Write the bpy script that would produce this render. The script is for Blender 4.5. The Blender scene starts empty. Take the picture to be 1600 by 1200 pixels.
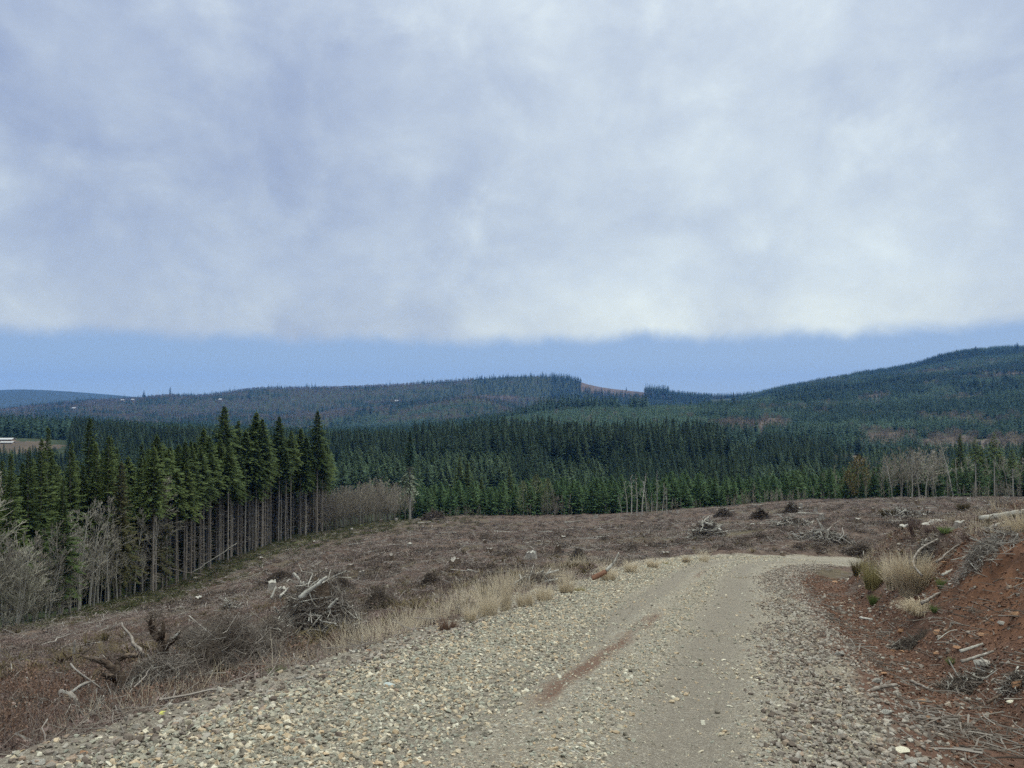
import bpy, bmesh, math, random
import numpy as np
from mathutils import Vector, Matrix, Euler
R = math.radians
SC = bpy.context.scene
COL = SC.collection

# ------------------------------------------------------------------ camera, world, sun, exposure
EYE = 1.65
PITCH = math.atan(30 / 1200.0)
cd = bpy.data.cameras.new('camera'); cam = bpy.data.objects.new('camera', cd); COL.objects.link(cam)
cd.sensor_width = 36; cd.lens = 27; cd.clip_start = 0.05; cd.clip_end = 40000
cam.location = (0, 0, EYE); cam.rotation_euler = (R(90) + PITCH, 0, 0)
SC.camera = cam
SC.view_settings.view_transform = 'Standard'; SC.view_settings.look = 'None'
SC.view_settings.exposure = 0; SC.view_settings.gamma = 1
SC.cycles.max_bounces = 5; SC.cycles.diffuse_bounces = 2; SC.cycles.glossy_bounces = 1
SC.cycles.transparent_max_bounces = 4; SC.cycles.volume_bounces = 0
SC.cycles.use_adaptive_sampling = True; SC.cycles.adaptive_threshold = 0.012
SC.cycles.use_denoising = False

SUN_EL, SUN_AZ = R(42), R(35)          # azimuth measured from +Y (straight ahead) towards +X
w = bpy.data.worlds.new('World'); SC.world = w; w.use_nodes = True
nt = w.node_tree; nt.nodes.clear()
def N(nt, t, **k):
    n = nt.nodes.new(t)
    for a, b in k.items(): setattr(n, a, b)
    return n
def math_(nt, op, a, b=None, clamp=False):
    n = N(nt, 'ShaderNodeMath', operation=op, use_clamp=clamp)
    for i, v in enumerate((a, b)):
        if v is None: continue
        if isinstance(v, (int, float)): n.inputs[i].default_value = v
        else: nt.links.new(v, n.inputs[i])
    return n.outputs[0]
def mixc(nt, f, a, b, mode='MIX'):
    n = N(nt, 'ShaderNodeMix', data_type='RGBA', blend_type=mode)
    for i, v in ((0, f), (6, a), (7, b)):
        if isinstance(v, (int, float)): n.inputs[i].default_value = v
        elif isinstance(v, tuple): n.inputs[i].default_value = (*v, 1) if len(v) == 3 else v
        else: nt.links.new(v, n.inputs[i])
    return n.outputs[2]
def ramp(nt, f, stops, mode='LINEAR'):
    n = N(nt, 'ShaderNodeValToRGB'); n.color_ramp.interpolation = mode
    e = n.color_ramp.elements
    while len(e) < len(stops): e.new(0.5)
    for i, (p, c) in enumerate(stops):
        e[i].position = p; e[i].color = (*c, 1) if isinstance(c, tuple) else (c, c, c, 1)
    nt.links.new(f, n.inputs[0]); return n.outputs[0]
def noise(nt, vec, scale, detail=4, rough=0.5, dist=0.0):
    n = N(nt, 'ShaderNodeTexNoise'); n.inputs['Scale'].default_value = scale
    n.inputs['Detail'].default_value = detail; n.inputs['Roughness'].default_value = rough
    n.inputs['Distortion'].default_value = dist
    if vec is not None: nt.links.new(vec, n.inputs['Vector'])
    return n.outputs['Fac']
def build_world():
    sky = N(nt, 'ShaderNodeTexSky'); sky.sky_type = 'NISHITA'; sky.sun_disc = False
    sky.sun_elevation = SUN_EL; sky.sun_rotation = SUN_AZ; sky.air_density = 1.6; sky.dust_density = 0.4; sky.ozone_density = 2.0
    tc = N(nt, 'ShaderNodeTexCoord'); d = tc.outputs['Generated']
    sep = N(nt, 'ShaderNodeSeparateXYZ'); nt.links.new(d, sep.inputs[0])
    x, y, z = sep.outputs
    zc = math_(nt, 'MAXIMUM', z, 0.012)
    zq = math_(nt, 'ADD', zc, 0.42)                       # cloud deck seen in perspective
    cx = math_(nt, 'DIVIDE', x, zq); cy = math_(nt, 'DIVIDE', y, zq)
    cmb = N(nt, 'ShaderNodeCombineXYZ'); nt.links.new(cx, cmb.inputs[0]); nt.links.new(cy, cmb.inputs[1])
    v = cmb.outputs[0]
    sc3 = N(nt, 'ShaderNodeMapping'); sc3.inputs['Scale'].default_value = (1.0, 1.0, 1.25); nt.links.new(d, sc3.inputs[0]); v3 = sc3.outputs[0]
    big = noise(nt, v, 1.6, 3, 0.5, 0.2)
    med = noise(nt, v3, 5.2, 7, 0.58, 0.3)
    fine = noise(nt, v3, 15.0, 6, 0.62, 0.3)
    # elevation-dependent tone of the cloud base
    el = math_(nt, 'MULTIPLY', zc, 2.0)
    base = ramp(nt, el, [(0.0, (0.60, 0.665, 0.70)), (0.20, (0.555, 0.63, 0.685)), (0.32, (0.49, 0.575, 0.685)), (0.55, (0.465, 0.55, 0.68)), (0.93, (0.50, 0.585, 0.72)), (1.0, (0.51, 0.60, 0.73))])
    t = math_(nt, 'MULTIPLY', math_(nt, 'SUBTRACT', med, 0.5), 1.5)
    t = math_(nt, 'ADD', t, math_(nt, 'MULTIPLY', math_(nt, 'SUBTRACT', big, 0.5), 1.3))
    t = math_(nt, 'ADD', t, math_(nt, 'MULTIPLY', math_(nt, 'SUBTRACT', fine, 0.5), 0.5))
    pf = noise(nt, v3, 7.5, 8, 0.60, 0.35); t = math_(nt, 'ADD', t, ramp(nt, pf, [(0.48, 0.0), (0.60, 0.16), (0.74, 0.5)]))
    # brighter to the right ahead, where the sun stands behind the deck
    def lobe(dx, dy, dz, k):
        dp = N(nt, 'ShaderNodeVectorMath', operation='DOT_PRODUCT'); nt.links.new(d, dp.inputs[0])
        q = Vector((dx, dy, dz)).normalized(); dp.inputs[1].default_value = q
        return math_(nt, 'EXPONENT', math_(nt, 'MULTIPLY', math_(nt, 'SUBTRACT', dp.outputs['Value'], 1.0), k))
    lob = math_(nt, 'MULTIPLY', lobe(0.27, 1, 0.17, 22), 0.26)
    lob = math_(nt, 'ADD', lob, math_(nt, 'MULTIPLY', lobe(0.5, 1, 0.30, 9), 0.09))
    lob = math_(nt, 'SUBTRACT', lob, math_(nt, 'MULTIPLY', lobe(-0.6, 1, 0.22, 14), 0.09))
    t = math_(nt, 'ADD', math_(nt, 'ADD', math_(nt, 'MULTIPLY', t, 0.48), 1.0), lob)
    tv = N(nt, 'ShaderNodeCombineXYZ')
    # brighter puffs lose their blue cast
    nt.links.new(math_(nt, 'ADD', math_(nt, 'MULTIPLY', math_(nt, 'SUBTRACT', t, 1.0), 1.15), 1.0), tv.inputs[0])
    nt.links.new(t, tv.inputs[1])
    nt.links.new(math_(nt, 'ADD', math_(nt, 'MULTIPLY', math_(nt, 'SUBTRACT', t, 1.0), 0.55), 1.0), tv.inputs[2])
    cl = mixc(nt, 1.0, base, tv.outputs[0], 'MULTIPLY')
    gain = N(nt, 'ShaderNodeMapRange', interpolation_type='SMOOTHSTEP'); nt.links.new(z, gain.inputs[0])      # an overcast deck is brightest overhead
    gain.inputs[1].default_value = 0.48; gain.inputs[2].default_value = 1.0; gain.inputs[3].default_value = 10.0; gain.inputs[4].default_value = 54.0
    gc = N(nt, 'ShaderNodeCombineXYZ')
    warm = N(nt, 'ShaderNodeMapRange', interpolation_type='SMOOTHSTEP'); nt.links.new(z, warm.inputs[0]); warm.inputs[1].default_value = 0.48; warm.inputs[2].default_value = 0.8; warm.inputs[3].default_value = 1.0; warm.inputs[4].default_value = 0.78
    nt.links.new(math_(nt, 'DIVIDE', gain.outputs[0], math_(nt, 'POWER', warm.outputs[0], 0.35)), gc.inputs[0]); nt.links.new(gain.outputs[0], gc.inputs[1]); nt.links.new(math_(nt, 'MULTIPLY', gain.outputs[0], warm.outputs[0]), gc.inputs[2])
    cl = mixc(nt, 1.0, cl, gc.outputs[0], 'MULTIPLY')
    # clear strip under the far edge of the deck
    az = math_(nt, 'DIVIDE', x, math_(nt, 'MAXIMUM', y, 0.2))
    edge = math_(nt, 'ADD', 0.0855, math_(nt, 'MULTIPLY', az, 0.006))
    rag = noise(nt, v3, 9.0, 7, 0.62, 0.5)
    edge = math_(nt, 'ADD', edge, math_(nt, 'MULTIPLY', math_(nt, 'SUBTRACT', rag, 0.5), 0.040))
    m = N(nt, 'ShaderNodeMapRange', interpolation_type='SMOOTHERSTEP')
    nt.links.new(math_(nt, 'SUBTRACT', z, edge), m.inputs[0]); m.inputs[1].default_value = -0.016; m.inputs[2].default_value = 0.013
    clear = mixc(nt, 0.92, sky.outputs[0], ramp(nt, math_(nt, 'MULTIPLY', zc, 10.0), [(0.0, (4.1, 5.7, 6.9)), (0.45, (3.4, 5.0, 6.9)), (0.85, (3.1, 4.6, 6.9))]))
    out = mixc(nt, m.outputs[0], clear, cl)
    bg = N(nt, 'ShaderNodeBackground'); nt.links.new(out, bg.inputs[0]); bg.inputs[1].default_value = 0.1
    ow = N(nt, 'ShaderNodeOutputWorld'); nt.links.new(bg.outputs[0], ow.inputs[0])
build_world()
sl = bpy.data.lights.new('sun', 'SUN'); sl.energy = 1.5; sl.angle = R(14); sl.color = (1.0, 0.93, 0.82)
sun = bpy.data.objects.new('sun', sl); COL.objects.link(sun)
sd = Vector((math.sin(SUN_AZ) * math.cos(SUN_EL), math.cos(SUN_AZ) * math.cos(SUN_EL), math.sin(SUN_EL)))
sun.rotation_euler = sd.to_track_quat('Z', 'Y').to_euler()

# ------------------------------------------------------------------ numeric helpers
def hsh(i, j, s):
    i = i.astype(np.int64); j = j.astype(np.int64)
    n = (i * 374761393 + j * 668265263 + s * 974634777) & 0xffffffff
    n = ((n ^ (n >> 13)) * 1274126177) & 0xffffffff
    return ((n ^ (n >> 16)) & 0xffff) / 65535.0
def vn(x, y, s=0):
    i = np.floor(x); j = np.floor(y); fx = x - i; fy = y - j
    fx = fx * fx * (3 - 2 * fx); fy = fy * fy * (3 - 2 * fy)
    a = hsh(i, j, s); b = hsh(i + 1, j, s); c = hsh(i, j + 1, s); d_ = hsh(i + 1, j + 1, s)
    return (a * (1 - fx) + b * fx) * (1 - fy) + (c * (1 - fx) + d_ * fx) * fy * 1.0
def fbm(x, y, s=0, o=4):
    r = 0; a = 0.5; t = 0
    for k in range(o):
        r = r + a * (vn(x, y, s + k * 17) - 0.5); t += a; a *= 0.5; x = x * 2.03 + 7.1; y = y * 2.03 + 3.7
    return r / t * 2
def sst(a, b, x):
    t = np.clip((x - a) / (b - a), 0, 1); return t * t * (3 - 2 * t)
CA, SA = math.cos(PITCH), math.sin(PITCH)
def ray(px, py):
    """slope of the view line through photograph point (px, py): x and z gained per metre ahead"""
    u = (px - 800) / 1200.0; v = (600 - py) / 1200.0
    den = CA - v * SA
    return u / den, (SA + v * CA) / den

# ------------------------------------------------------------------ the lie of the land
CTRL = {
 8: [(-1000,1130),(-400,1180),(300,1170),(800,1090),(1300,900),(1600,818),(2000,800),(2600,800)],
 14: [(-1000,1070),(0,1090),(300,1045),(640,1000),(900,930),(1300,866),(1500,842),(1600,832),(2400,800)],
 25: [(-1000,1030),(0,1020),(300,992),(640,945),(900,908),(1200,885),(1400,850),(1600,824),(2400,790)],
 40: [(-1000,1020),(0,1000),(300,962),(640,903),(900,884),(1200,866),(1350,858),(1600,812),(2400,785)],
 60: [(-1000,1005),(0,985),(300,948),(640,873),(900,860),(1200,838),(1600,800),(2400,780)],
 100: [(-1000,960),(100,950),(240,932),(300,922),(400,888),(500,862),(640,841),(900,834),(1200,808),(1600,786),(2400,770)],
 150: [(-1000,920),(0,930),(240,905),(300,893),(400,866),(500,843),(640,823),(900,816),(1200,793),(1400,781),(1600,777),(2400,765)],
 200: [(-1000,880),(0,890),(300,860),(500,831),(640,812),(800,806),(970,803),(1200,785),(1400,777),(1600,774),(2400,760)],
 280: [(-1000,830),(0,840),(300,830),(500,815),(800,806),(1200,788),(1600,770),(2400,750)],
 380: [(-1000,780),(0,775),(300,785),(600,790),(900,790),(1200,772),(1600,760),(2400,730)],
 500: [(-1000,740),(0,725),(300,735),(600,730),(900,734),(1200,744),(1600,740),(2400,690)],
 620: [(0,692),(60,694)],
 700: [(-1000,690),(0,684),(300,700),(600,708),(800,702),(900,697),(1200,706),(1600,700),(2400,640)],
 1000: [(-1000,675),(0,680),(300,690),(600,697),(900,670),(1200,675),(1600,662),(2400,600)],
 1450: [(-1000,668),(0,668),(300,675),(600,682),(700,672),(780,664),(830,650),(860,643),(900,642),(1000,640),(1200,640),(1400,634),(1600,615),(2400,560)],
 2100: [(-1000,655),(0,655),(300,662),(600,665),(800,657),(900,655),(1100,648),(1200,627),(1300,612),(1450,592),(1600,574),(2400,530)],
 2500: [(-1000,650),(0,651),(300,652),(500,652),(600,645),(680,630),(740,622),(800,638),(900,652),(1100,645),(1200,622),(1300,603),(1450,581),(1600,563),(2400,520)],
 3000: [(-1000,640),(0,650),(300,642),(500,640),(700,632),(900,645),(1100,640),(1200,614),(1300,594),(1375,585),(1450,572),(1500,556),(1600,548),(2400,510)],
 3800: [(-1000,632),(0,643),(40,638),(90,632),(140,627),(200,625),(265,618),(300,620),(400,608),(520,606),(600,603),(680,598),(750,593),(800,590),(850,589),(885,592),(906,596),(917,603),(935,606),(975,610),(1012,614),(1060,618),(1160,623),(1250,612),(1600,565),(2400,530)],
 5200: [(-1000,650),(0,652),(300,650),(600,650),(1000,650),(1600,640),(2400,640)],
 9000: [(-1000,617),(0,618),(100,619),(140,620),(200,623),(400,640),(800,650),(1600,650),(2400,650)],
 9900: [(-1000,650),(0,650),(400,650),(1000,655),(2400,655)],
}
def _k(r2): return np.where(r2 > 1e-12, r2 * np.log(r2 + 1e-12), 0)
_P, _Z = [], []
for D, lst in CTRL.items():
    for px, row in lst:
        _P.append(((px - 800) / 1200.0 * 3.0, math.log(D) * 1.6)); _Z.append(row)
_P = np.array(_P); _Z = np.array(_Z, float); _n = len(_P)
_r2 = ((_P[:, None, :] - _P[None, :, :]) ** 2).sum(-1)
_A = np.zeros((_n + 3, _n + 3)); _A[:_n, :_n] = _k(_r2) + np.eye(_n) * 0.002
_A[:_n, _n] = 1; _A[:_n, _n + 1:] = _P; _A[_n:, :_n] = _A[:_n, _n:].T
_W = np.linalg.solve(_A, np.concatenate([_Z, [0, 0, 0]]))
GU = np.linspace(-1.5, 1.5, 361); GL = np.linspace(math.log(8), math.log(9900), 300)
_uu, _ll = np.meshgrid(GU * 3.0, GL * 1.6)
_row = _W[_n] + _W[_n + 1] * _uu + _W[_n + 2] * _ll
for i in range(_n):
    _row = _row + _W[i] * _k((_uu - _P[i, 0]) ** 2 + (_ll - _P[i, 1]) ** 2)
_v = (600 - _row) / 1200.0
GS = (SA + _v * CA) / (CA - _v * SA)
def T(x, y):
    D = np.clip(y, 8, 9900); u = np.clip(x / D, -1.499, 1.499)
    a = (u - GU[0]) / (GU[1] - GU[0]); b = np.clip((np.log(D) - GL[0]) / (GL[1] - GL[0]), 0, len(GL) - 1.001)
    i = np.clip(a.astype(int), 0, len(GU) - 2); j = b.astype(int); fa = a - i; fb = b - j
    s = (GS[j, i] * (1 - fa) + GS[j, i + 1] * fa) * (1 - fb) + (GS[j + 1, i] * (1 - fa) + GS[j + 1, i + 1] * fa) * fb
    return EYE + s * D
CL = [(-8.2,-20),(-4.9,-10),(-1.65,0),(-0.02,5.2),(3.1,15.2),(5.3,22.2),(7.4,29),(11,37.5),(16.5,43.5),(24,47.8),(34,51),(46,53)]
def _cr(p0, p1, p2, p3, t):
    return 0.5 * ((2 * p1) + (-p0 + p2) * t + (2 * p0 - 5 * p1 + 4 * p2 - p3) * t * t + (-p0 + 3 * p1 - 3 * p2 + p3) * t ** 3)
_c = np.array(CL); CLD = []
for i in range(1, len(_c) - 2):
    for t in np.linspace(0, 1, 9)[:-1]: CLD.append(_cr(_c[i - 1], _c[i], _c[i + 1], _c[i + 2], t))
CLD = np.array([_c[0]] + CLD + [_c[-2], _c[-1]])
_sl = np.linalg.norm(np.diff(CLD, axis=0), axis=1); CLT = np.concatenate([[0], np.cumsum(_sl)])
def roadco(x, y):
    """distance across (right positive) and along the road"""
    x = np.asarray(x, float); y = np.asarray(y, float)
    best = np.full(x.shape, 1e9); W_ = np.zeros(x.shape); TT = np.zeros(x.shape)
    for i in range(len(CLD) - 1):
        ax, ay = CLD[i]; bx, by = CLD[i + 1]; dx, dy = bx - ax, by - ay; L2 = dx * dx + dy * dy
        t = np.clip(((x - ax) * dx + (y - ay) * dy) / L2, 0, 1)
        qx = x - ax - t * dx; qy = y - ay - t * dy; dd = qx * qx + qy * qy
        m = dd < best
        best = np.where(m, dd, best)
        sg = np.sign(qx * dy - qy * dx); W_ = np.where(m, np.sqrt(dd) * sg, W_)
        TT = np.where(m, CLT[i] + t * math.sqrt(L2), TT)
    return W_, TT
def plane(x, y): return -0.155 * (0.309 * x + 0.951 * y)
def halfw(t): return 2.62 + 0.8 * sst(45, 62, t)
LW = 0.38      # the left shoulder stands out a little further
def H(x, y, detail=True):
    x = np.asarray(x, float); y = np.asarray(y, float)
    shp = x.shape; x = x.ravel(); y = y.ravel()
    z = T(x, y)
    D = np.maximum(y, 1)
    if detail:
        near = 1 - sst(900, 1500, D)
        z = z + near * (fbm(x / 14, y / 14, 3, 3) * 0.55 + fbm(x / 3.2, y / 3.2, 5, 3) * 0.42) * sst(8, 30, np.hypot(x, y))
        z = z + near * fbm(x / 0.9, y / 0.9, 9, 3) * 0.09 * (1 - sst(150, 260, D))
        far = sst(600, 1300, D) * (1 - sst(3300, 3700, D))
        z = z + far * (fbm(x / 420, y / 420, 21, 4) * 8 * (1 + sst(1400, 2200, D)) + fbm(x / 150, y / 200, 23, 3) * 3 + sst(100, 400, x) * sst(1200, 2000, D) * fbm(x / 500, y / 170, 25, 2) * 16)
    m = (D < 90) & (np.abs(x) < 110)
    if m.any():
        xm, ym = x[m], y[m]; W_, TT = roadco(xm, ym); zt = z[m]; P = plane(xm, ym)
        # the road levels out a little beyond the bend
        hw = halfw(TT); aw = np.abs(W_)
        lx = np.clip(zt, P - 0.62 * np.maximum(aw - hw - LW, 0) - 0.04, P + 0.28 * np.maximum(aw - hw - LW, 0))
        ditch = 0.55 * sst(4, 18, TT) * (1 - sst(66, 74, TT)) + 0.0
        ditch = 0.40 + 0.15 * np.sin(TT * 0.21) - 0.25 * sst(55, 62, TT)
        wd = hw + 1.25
        dz = -ditch * sst(0.0, 1.25, W_ - hw)
        up = P - ditch + 1.12 * np.maximum(W_ - wd - 0.55, 0) + sst(0.6, 2.4, W_ - wd) * (0.75 * fbm(xm / 1.2, ym / 1.2, 31, 4) + 0.22 * fbm(TT / 0.45, W_ / 1.6, 33, 3))
        rx = np.where(W_ < wd, P + dz, np.clip(zt, P - ditch - 0.4 * np.maximum(W_ - wd - 1.5, 0), up))
        side = np.where(W_ < 0, lx, rx)
        rut = -0.055 * np.exp(-((W_ + 0.72) / 0.28) ** 2) - 0.05 * np.exp(-((W_ - 1.05) / 0.4) ** 2) + 0.03 * np.exp(-((W_ - 0.1) / 0.35) ** 2) + 0.05 * np.exp(-((W_ + 2.0) / 0.5) ** 2)
        inn = P + rut + fbm(xm / 0.8, ym / 0.8, 41, 3) * 0.02
        k = sst(-0.35, 0.25, aw - hw)
        zz = inn * (1 - k) + side * k
        # dirt texture off the road
        zz = zz + k * fbm(xm / 0.35, ym / 0.35, 51, 3) * 0.045
        kk = sst(14, 40, aw)
        z[m] = zz * (1 - kk) + zt * kk
    return z.reshape(shp)
def h1(x, y): return float(H(np.array([x]), np.array([y]))[0])
def hit(px, py, dmin=3.0, dmax=5000):
    """where the view line through photograph point (px, py) meets the land"""
    a, s = ray(px, py)
    D = np.exp(np.linspace(math.log(dmin), math.log(dmax), 1500))
    z = EYE + s * D; g = H(a * D, D)
    b = np.nonzero(z < g)[0]
    i = b[0] if len(b) else len(D) - 1
    lo, hi = D[max(i - 1, 0)], D[i]
    for _ in range(8):
        mid = (lo + hi) / 2
        if EYE + s * mid < h1(a * mid, mid): hi = mid
        else: lo = mid
    return a * hi, hi, h1(a * hi, hi)
def atD(px, D):
    a, _ = ray(px, 700); x = a * D; return x, D, h1(x, D)
EDGE = [(-1000,42),(-400,48),(0,61),(100,76),(170,92),(240,106),(300,126),(400,160),(500,190),(560,200),(640,207),(800,207),(970,205),(1040,196),(1200,196),(1400,172),(1500,160),(1600,152),(2400,140)]
def edgeD(x, y):
    px = np.asarray(x) / np.maximum(np.asarray(y), 1) * 1200 + 800
    return np.interp(px, [e[0] for e in EDGE], [e[1] for e in EDGE])

# ------------------------------------------------------------------ mesh helpers
def mesh_np(name, V, F, mats=(), smooth=False, mi=None, attrs=None):
    V = np.asarray(V, np.float32); F = np.asarray(F, np.int32)
    me = bpy.data.meshes.new(name); k = F.shape[1]
    me.vertices.add(len(V)); me.vertices.foreach_set('co', V.ravel())
    me.loops.add(F.size); me.loops.foreach_set('vertex_index', F.ravel())
    me.polygons.add(len(F)); me.polygons.foreach_set('loop_start', np.arange(0, F.size, k, dtype=np.int32))
    me.polygons.foreach_set('loop_total', np.full(len(F), k, np.int32))
    for m in mats: me.materials.append(m)
    if mi is not None: me.polygons.foreach_set('material_index', np.asarray(mi, np.int32))
    me.polygons.foreach_set('use_smooth', np.full(len(F), smooth, bool))
    for an, av in (attrs or {}).items():
        at = me.attributes.new(an, 'FLOAT', 'POINT'); at.data.foreach_set('value', np.asarray(av, np.float32))
    me.update(calc_edges=True); return me
def link(name, me, parent=None, loc=None, rot=None, scale=None):
    o = bpy.data.objects.new(name, me); COL.objects.link(o)
    if parent: o.parent = parent
    if loc is not None: o.location = loc
    if rot is not None: o.rotation_euler = rot
    if scale is not None: o.scale = scale if hasattr(scale, '__len__') else (scale,) * 3
    return o
def tag(o, label=None, cat=None, group=None, kind=None):
    for k, v in (('label', label), ('category', cat), ('group', group), ('kind', kind)):
        if v: o[k] = v
    return o
def prisms(S, sides=3):
    """S rows: x0 y0 z0 x1 y1 z1 r0 r1 -> open tapered tubes"""
    S = np.asarray(S, float); a = S[:, 0:3]; b = S[:, 3:6]; d = b - a
    d = d / np.maximum(np.linalg.norm(d, axis=1, keepdims=True), 1e-9)
    ref = np.where(np.abs(d[:, 2:3]) > 0.9, [[1.0, 0, 0]], [[0, 0, 1.0]])
    e1 = np.cross(d, ref); e1 /= np.linalg.norm(e1, axis=1, keepdims=True); e2 = np.cross(d, e1)
    ang = np.arange(sides) * 2 * math.pi / sides
    c = np.cos(ang)[None, :, None]; s = np.sin(ang)[None, :, None]
    o = e1[:, None, :] * c + e2[:, None, :] * s
    V = np.concatenate([a[:, None, :] + o * S[:, 6][:, None, None], b[:, None, :] + o * S[:, 7][:, None, None]], 1)
    n = len(S); base = (np.arange(n) * 2 * sides)[:, None]; k = np.arange(sides); k2 = (k + 1) % sides
    F = np.stack([base + k, base + k2, base + sides + k2, base + sides + k], -1).reshape(-1, 4)
    return V.reshape(-1, 3), F
def joinq(*parts):
    V, F, off = [], [], 0
    for v, f in parts:
        V.append(v); F.append(f + off); off += len(v)
    return np.concatenate(V), np.concatenate(F)

# ------------------------------------------------------------------ materials
def mat(name):
    m = bpy.data.materials.new(name); m.use_nodes = True; t = m.node_tree; t.nodes.clear()
    b = N(t, 'ShaderNodeBsdfPrincipled'); o = N(t, 'ShaderNodeOutputMaterial'); t.links.new(b.outputs[0], o.inputs[0])
    b.inputs['Roughness'].default_value = 0.85; b.inputs['Specular IOR Level'].default_value = 0.2
    return m, t, b
def varmat(name, stops, nscale=3.0, namt=0.5, rough=0.85, spec=0.15, coord='Object', bump=0.0, bscale=30, stretch=None, transl=0.0):
    """colour from a ramp driven by per-object random and noise"""
    m, t, b = mat(name)
    oi = N(t, 'ShaderNodeObjectInfo'); tc = N(t, 'ShaderNodeTexCoord'); v = tc.outputs[coord]
    if stretch:
        mp = N(t, 'ShaderNodeMapping'); mp.inputs['Scale'].default_value = stretch; t.links.new(v, mp.inputs[0]); v = mp.outputs[0]
    n = noise(t, v, nscale, 4, 0.6)
    f = math_(t, 'ADD', math_(t, 'MULTIPLY', oi.outputs['Random'], 1 - namt), math_(t, 'MULTIPLY', math_(t, 'MULTIPLY', math_(t, 'SUBTRACT', n, 0.22), 1.8), namt), True)
    c = ramp(t, f, stops); t.links.new(c, b.inputs['Base Color'])
    b.inputs['Roughness'].default_value = rough; b.inputs['Specular IOR Level'].default_value = spec
    if bump:
        n2 = noise(t, v, bscale, 5, 0.65); bp = N(t, 'ShaderNodeBump'); bp.inputs['Strength'].default_value = bump; bp.inputs['Distance'].default_value = 0.02
        t.links.new(n2, bp.inputs['Height']); t.links.new(bp.outputs[0], b.inputs['Normal'])
    if transl:
        tr = N(t, 'ShaderNodeBsdfTranslucent'); t.links.new(c, tr.inputs[0]); mx = N(t, 'ShaderNodeMixShader'); mx.inputs[0].default_value = transl
        t.links.new(b.outputs[0], mx.inputs[1]); t.links.new(tr.outputs[0], mx.inputs[2]); t.links.new(mx.outputs[0], t.nodes['Material Output'].inputs[0])
    return m
M = {}
M['fir'] = varmat('fir_needles', [(0.0, (0.030, 0.046, 0.019)), (0.4, (0.072, 0.104, 0.034)), (0.8, (0.125, 0.160, 0.052)), (1.0, (0.19, 0.21, 0.085))], 0.5, 0.6, transl=0.22)
M['fir_blue'] = varmat('valley_fir_needles', [(0.0, (0.026, 0.050, 0.034)), (0.5, (0.056, 0.095, 0.054)), (1.0, (0.105, 0.148, 0.078))], 0.4, 0.45, transl=0.18)
M['mossy'] = varmat('mossy_foliage', [(0.0, (0.07, 0.085, 0.04)), (0.5, (0.13, 0.145, 0.07)), (1.0, (0.24, 0.25, 0.15))], 0.8, 0.7)
M['fir_light'] = varmat('younger_fir_needles', [(0.0, (0.055, 0.096, 0.052)), (0.5, (0.098, 0.150, 0.076)), (1.0, (0.15, 0.20, 0.105))], 0.4, 0.45, transl=0.18)
M['fir_rust'] = varmat('rusty_needles', [(0.0, (0.045, 0.045, 0.022)), (0.5, (0.085, 0.080, 0.035)), (1.0, (0.13, 0.115, 0.05))], 0.6, 0.6, transl=0.15)
M['young'] = varmat('young_fir_needles', [(0.0, (0.040, 0.078, 0.034)), (0.5, (0.075, 0.130, 0.052)), (1.0, (0.13, 0.185, 0.082))], 0.8, 0.6, transl=0.22)
M['lichen'] = varmat('lichen_boughs', [(0.0, (0.09, 0.11, 0.07)), (0.5, (0.17, 0.19, 0.13)), (1.0, (0.27, 0.29, 0.21))], 1.2, 0.7)
M['far_fir'] = varmat('far_fir_needles', [(0.0, (0.020, 0.046, 0.034)), (0.5, (0.038, 0.076, 0.048)), (1.0, (0.062, 0.108, 0.062))], 0.3, 0.4)
M['far_plant'] = varmat('plantation_needles', [(0.0, (0.046, 0.088, 0.058)), (0.5, (0.072, 0.124, 0.078)), (1.0, (0.105, 0.16, 0.098))], 0.3, 0.3)
M['far_plant_dark'] = varmat('dark_plantation_needles', [(0.0, (0.020, 0.048, 0.034)), (0.5, (0.036, 0.074, 0.048)), (1.0, (0.058, 0.104, 0.060))], 0.3, 0.3)
M['far_decid'] = varmat('far_bare_crowns', [(0.0, (0.095, 0.080, 0.066)), (0.5, (0.165, 0.14, 0.11)), (1.0, (0.26, 0.22, 0.16))], 0.3, 0.3)
M['bark_fir'] = varmat('fir_bark', [(0.0, (0.13, 0.105, 0.085)), (0.5, (0.25, 0.215, 0.18)), (1.0, (0.44, 0.41, 0.36))], 1.5, 0.6, stretch=(1, 1, 0.25))
M['bark_pale'] = varmat('pale_bark', [(0.0, (0.14, 0.125, 0.105)), (0.5, (0.28, 0.26, 0.225)), (1.0, (0.50, 0.48, 0.42))], 1.5, 0.7, stretch=(1, 1, 0.4))
M['twig'] = varmat('alder_twigs', [(0.0, (0.12, 0.105, 0.085)), (0.5, (0.22, 0.20, 0.165)), (1.0, (0.36, 0.34, 0.27))], 0.6, 0.5)
M['twig_red'] = varmat('reddish_twigs', [(0.0, (0.15, 0.125, 0.10)), (0.5, (0.25, 0.215, 0.175)), (1.0, (0.36, 0.32, 0.27))], 0.6, 0.5)
M['wood'] = varmat('weathered_wood', [(0.0, (0.07, 0.055, 0.045)), (0.35, (0.16, 0.135, 0.115)), (0.7, (0.29, 0.265, 0.235)), (1.0, (0.48, 0.455, 0.415))], 9.0, 0.75, bump=1.0, bscale=14)
M['wood_pale'] = varmat('bleached_wood', [(0.0, (0.08, 0.068, 0.055)), (0.3, (0.23, 0.21, 0.18)), (0.6, (0.38, 0.36, 0.32)), (1.0, (0.56, 0.54, 0.49))], 9.0, 0.8, bump=1.0, bscale=16)
M['wood_brown'] = varmat('brown_wood', [(0.0, (0.030, 0.022, 0.016)), (0.45, (0.085, 0.060, 0.044)), (1.0, (0.24, 0.19, 0.145))], 12.0, 0.85, bump=1.0, bscale=18)
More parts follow.
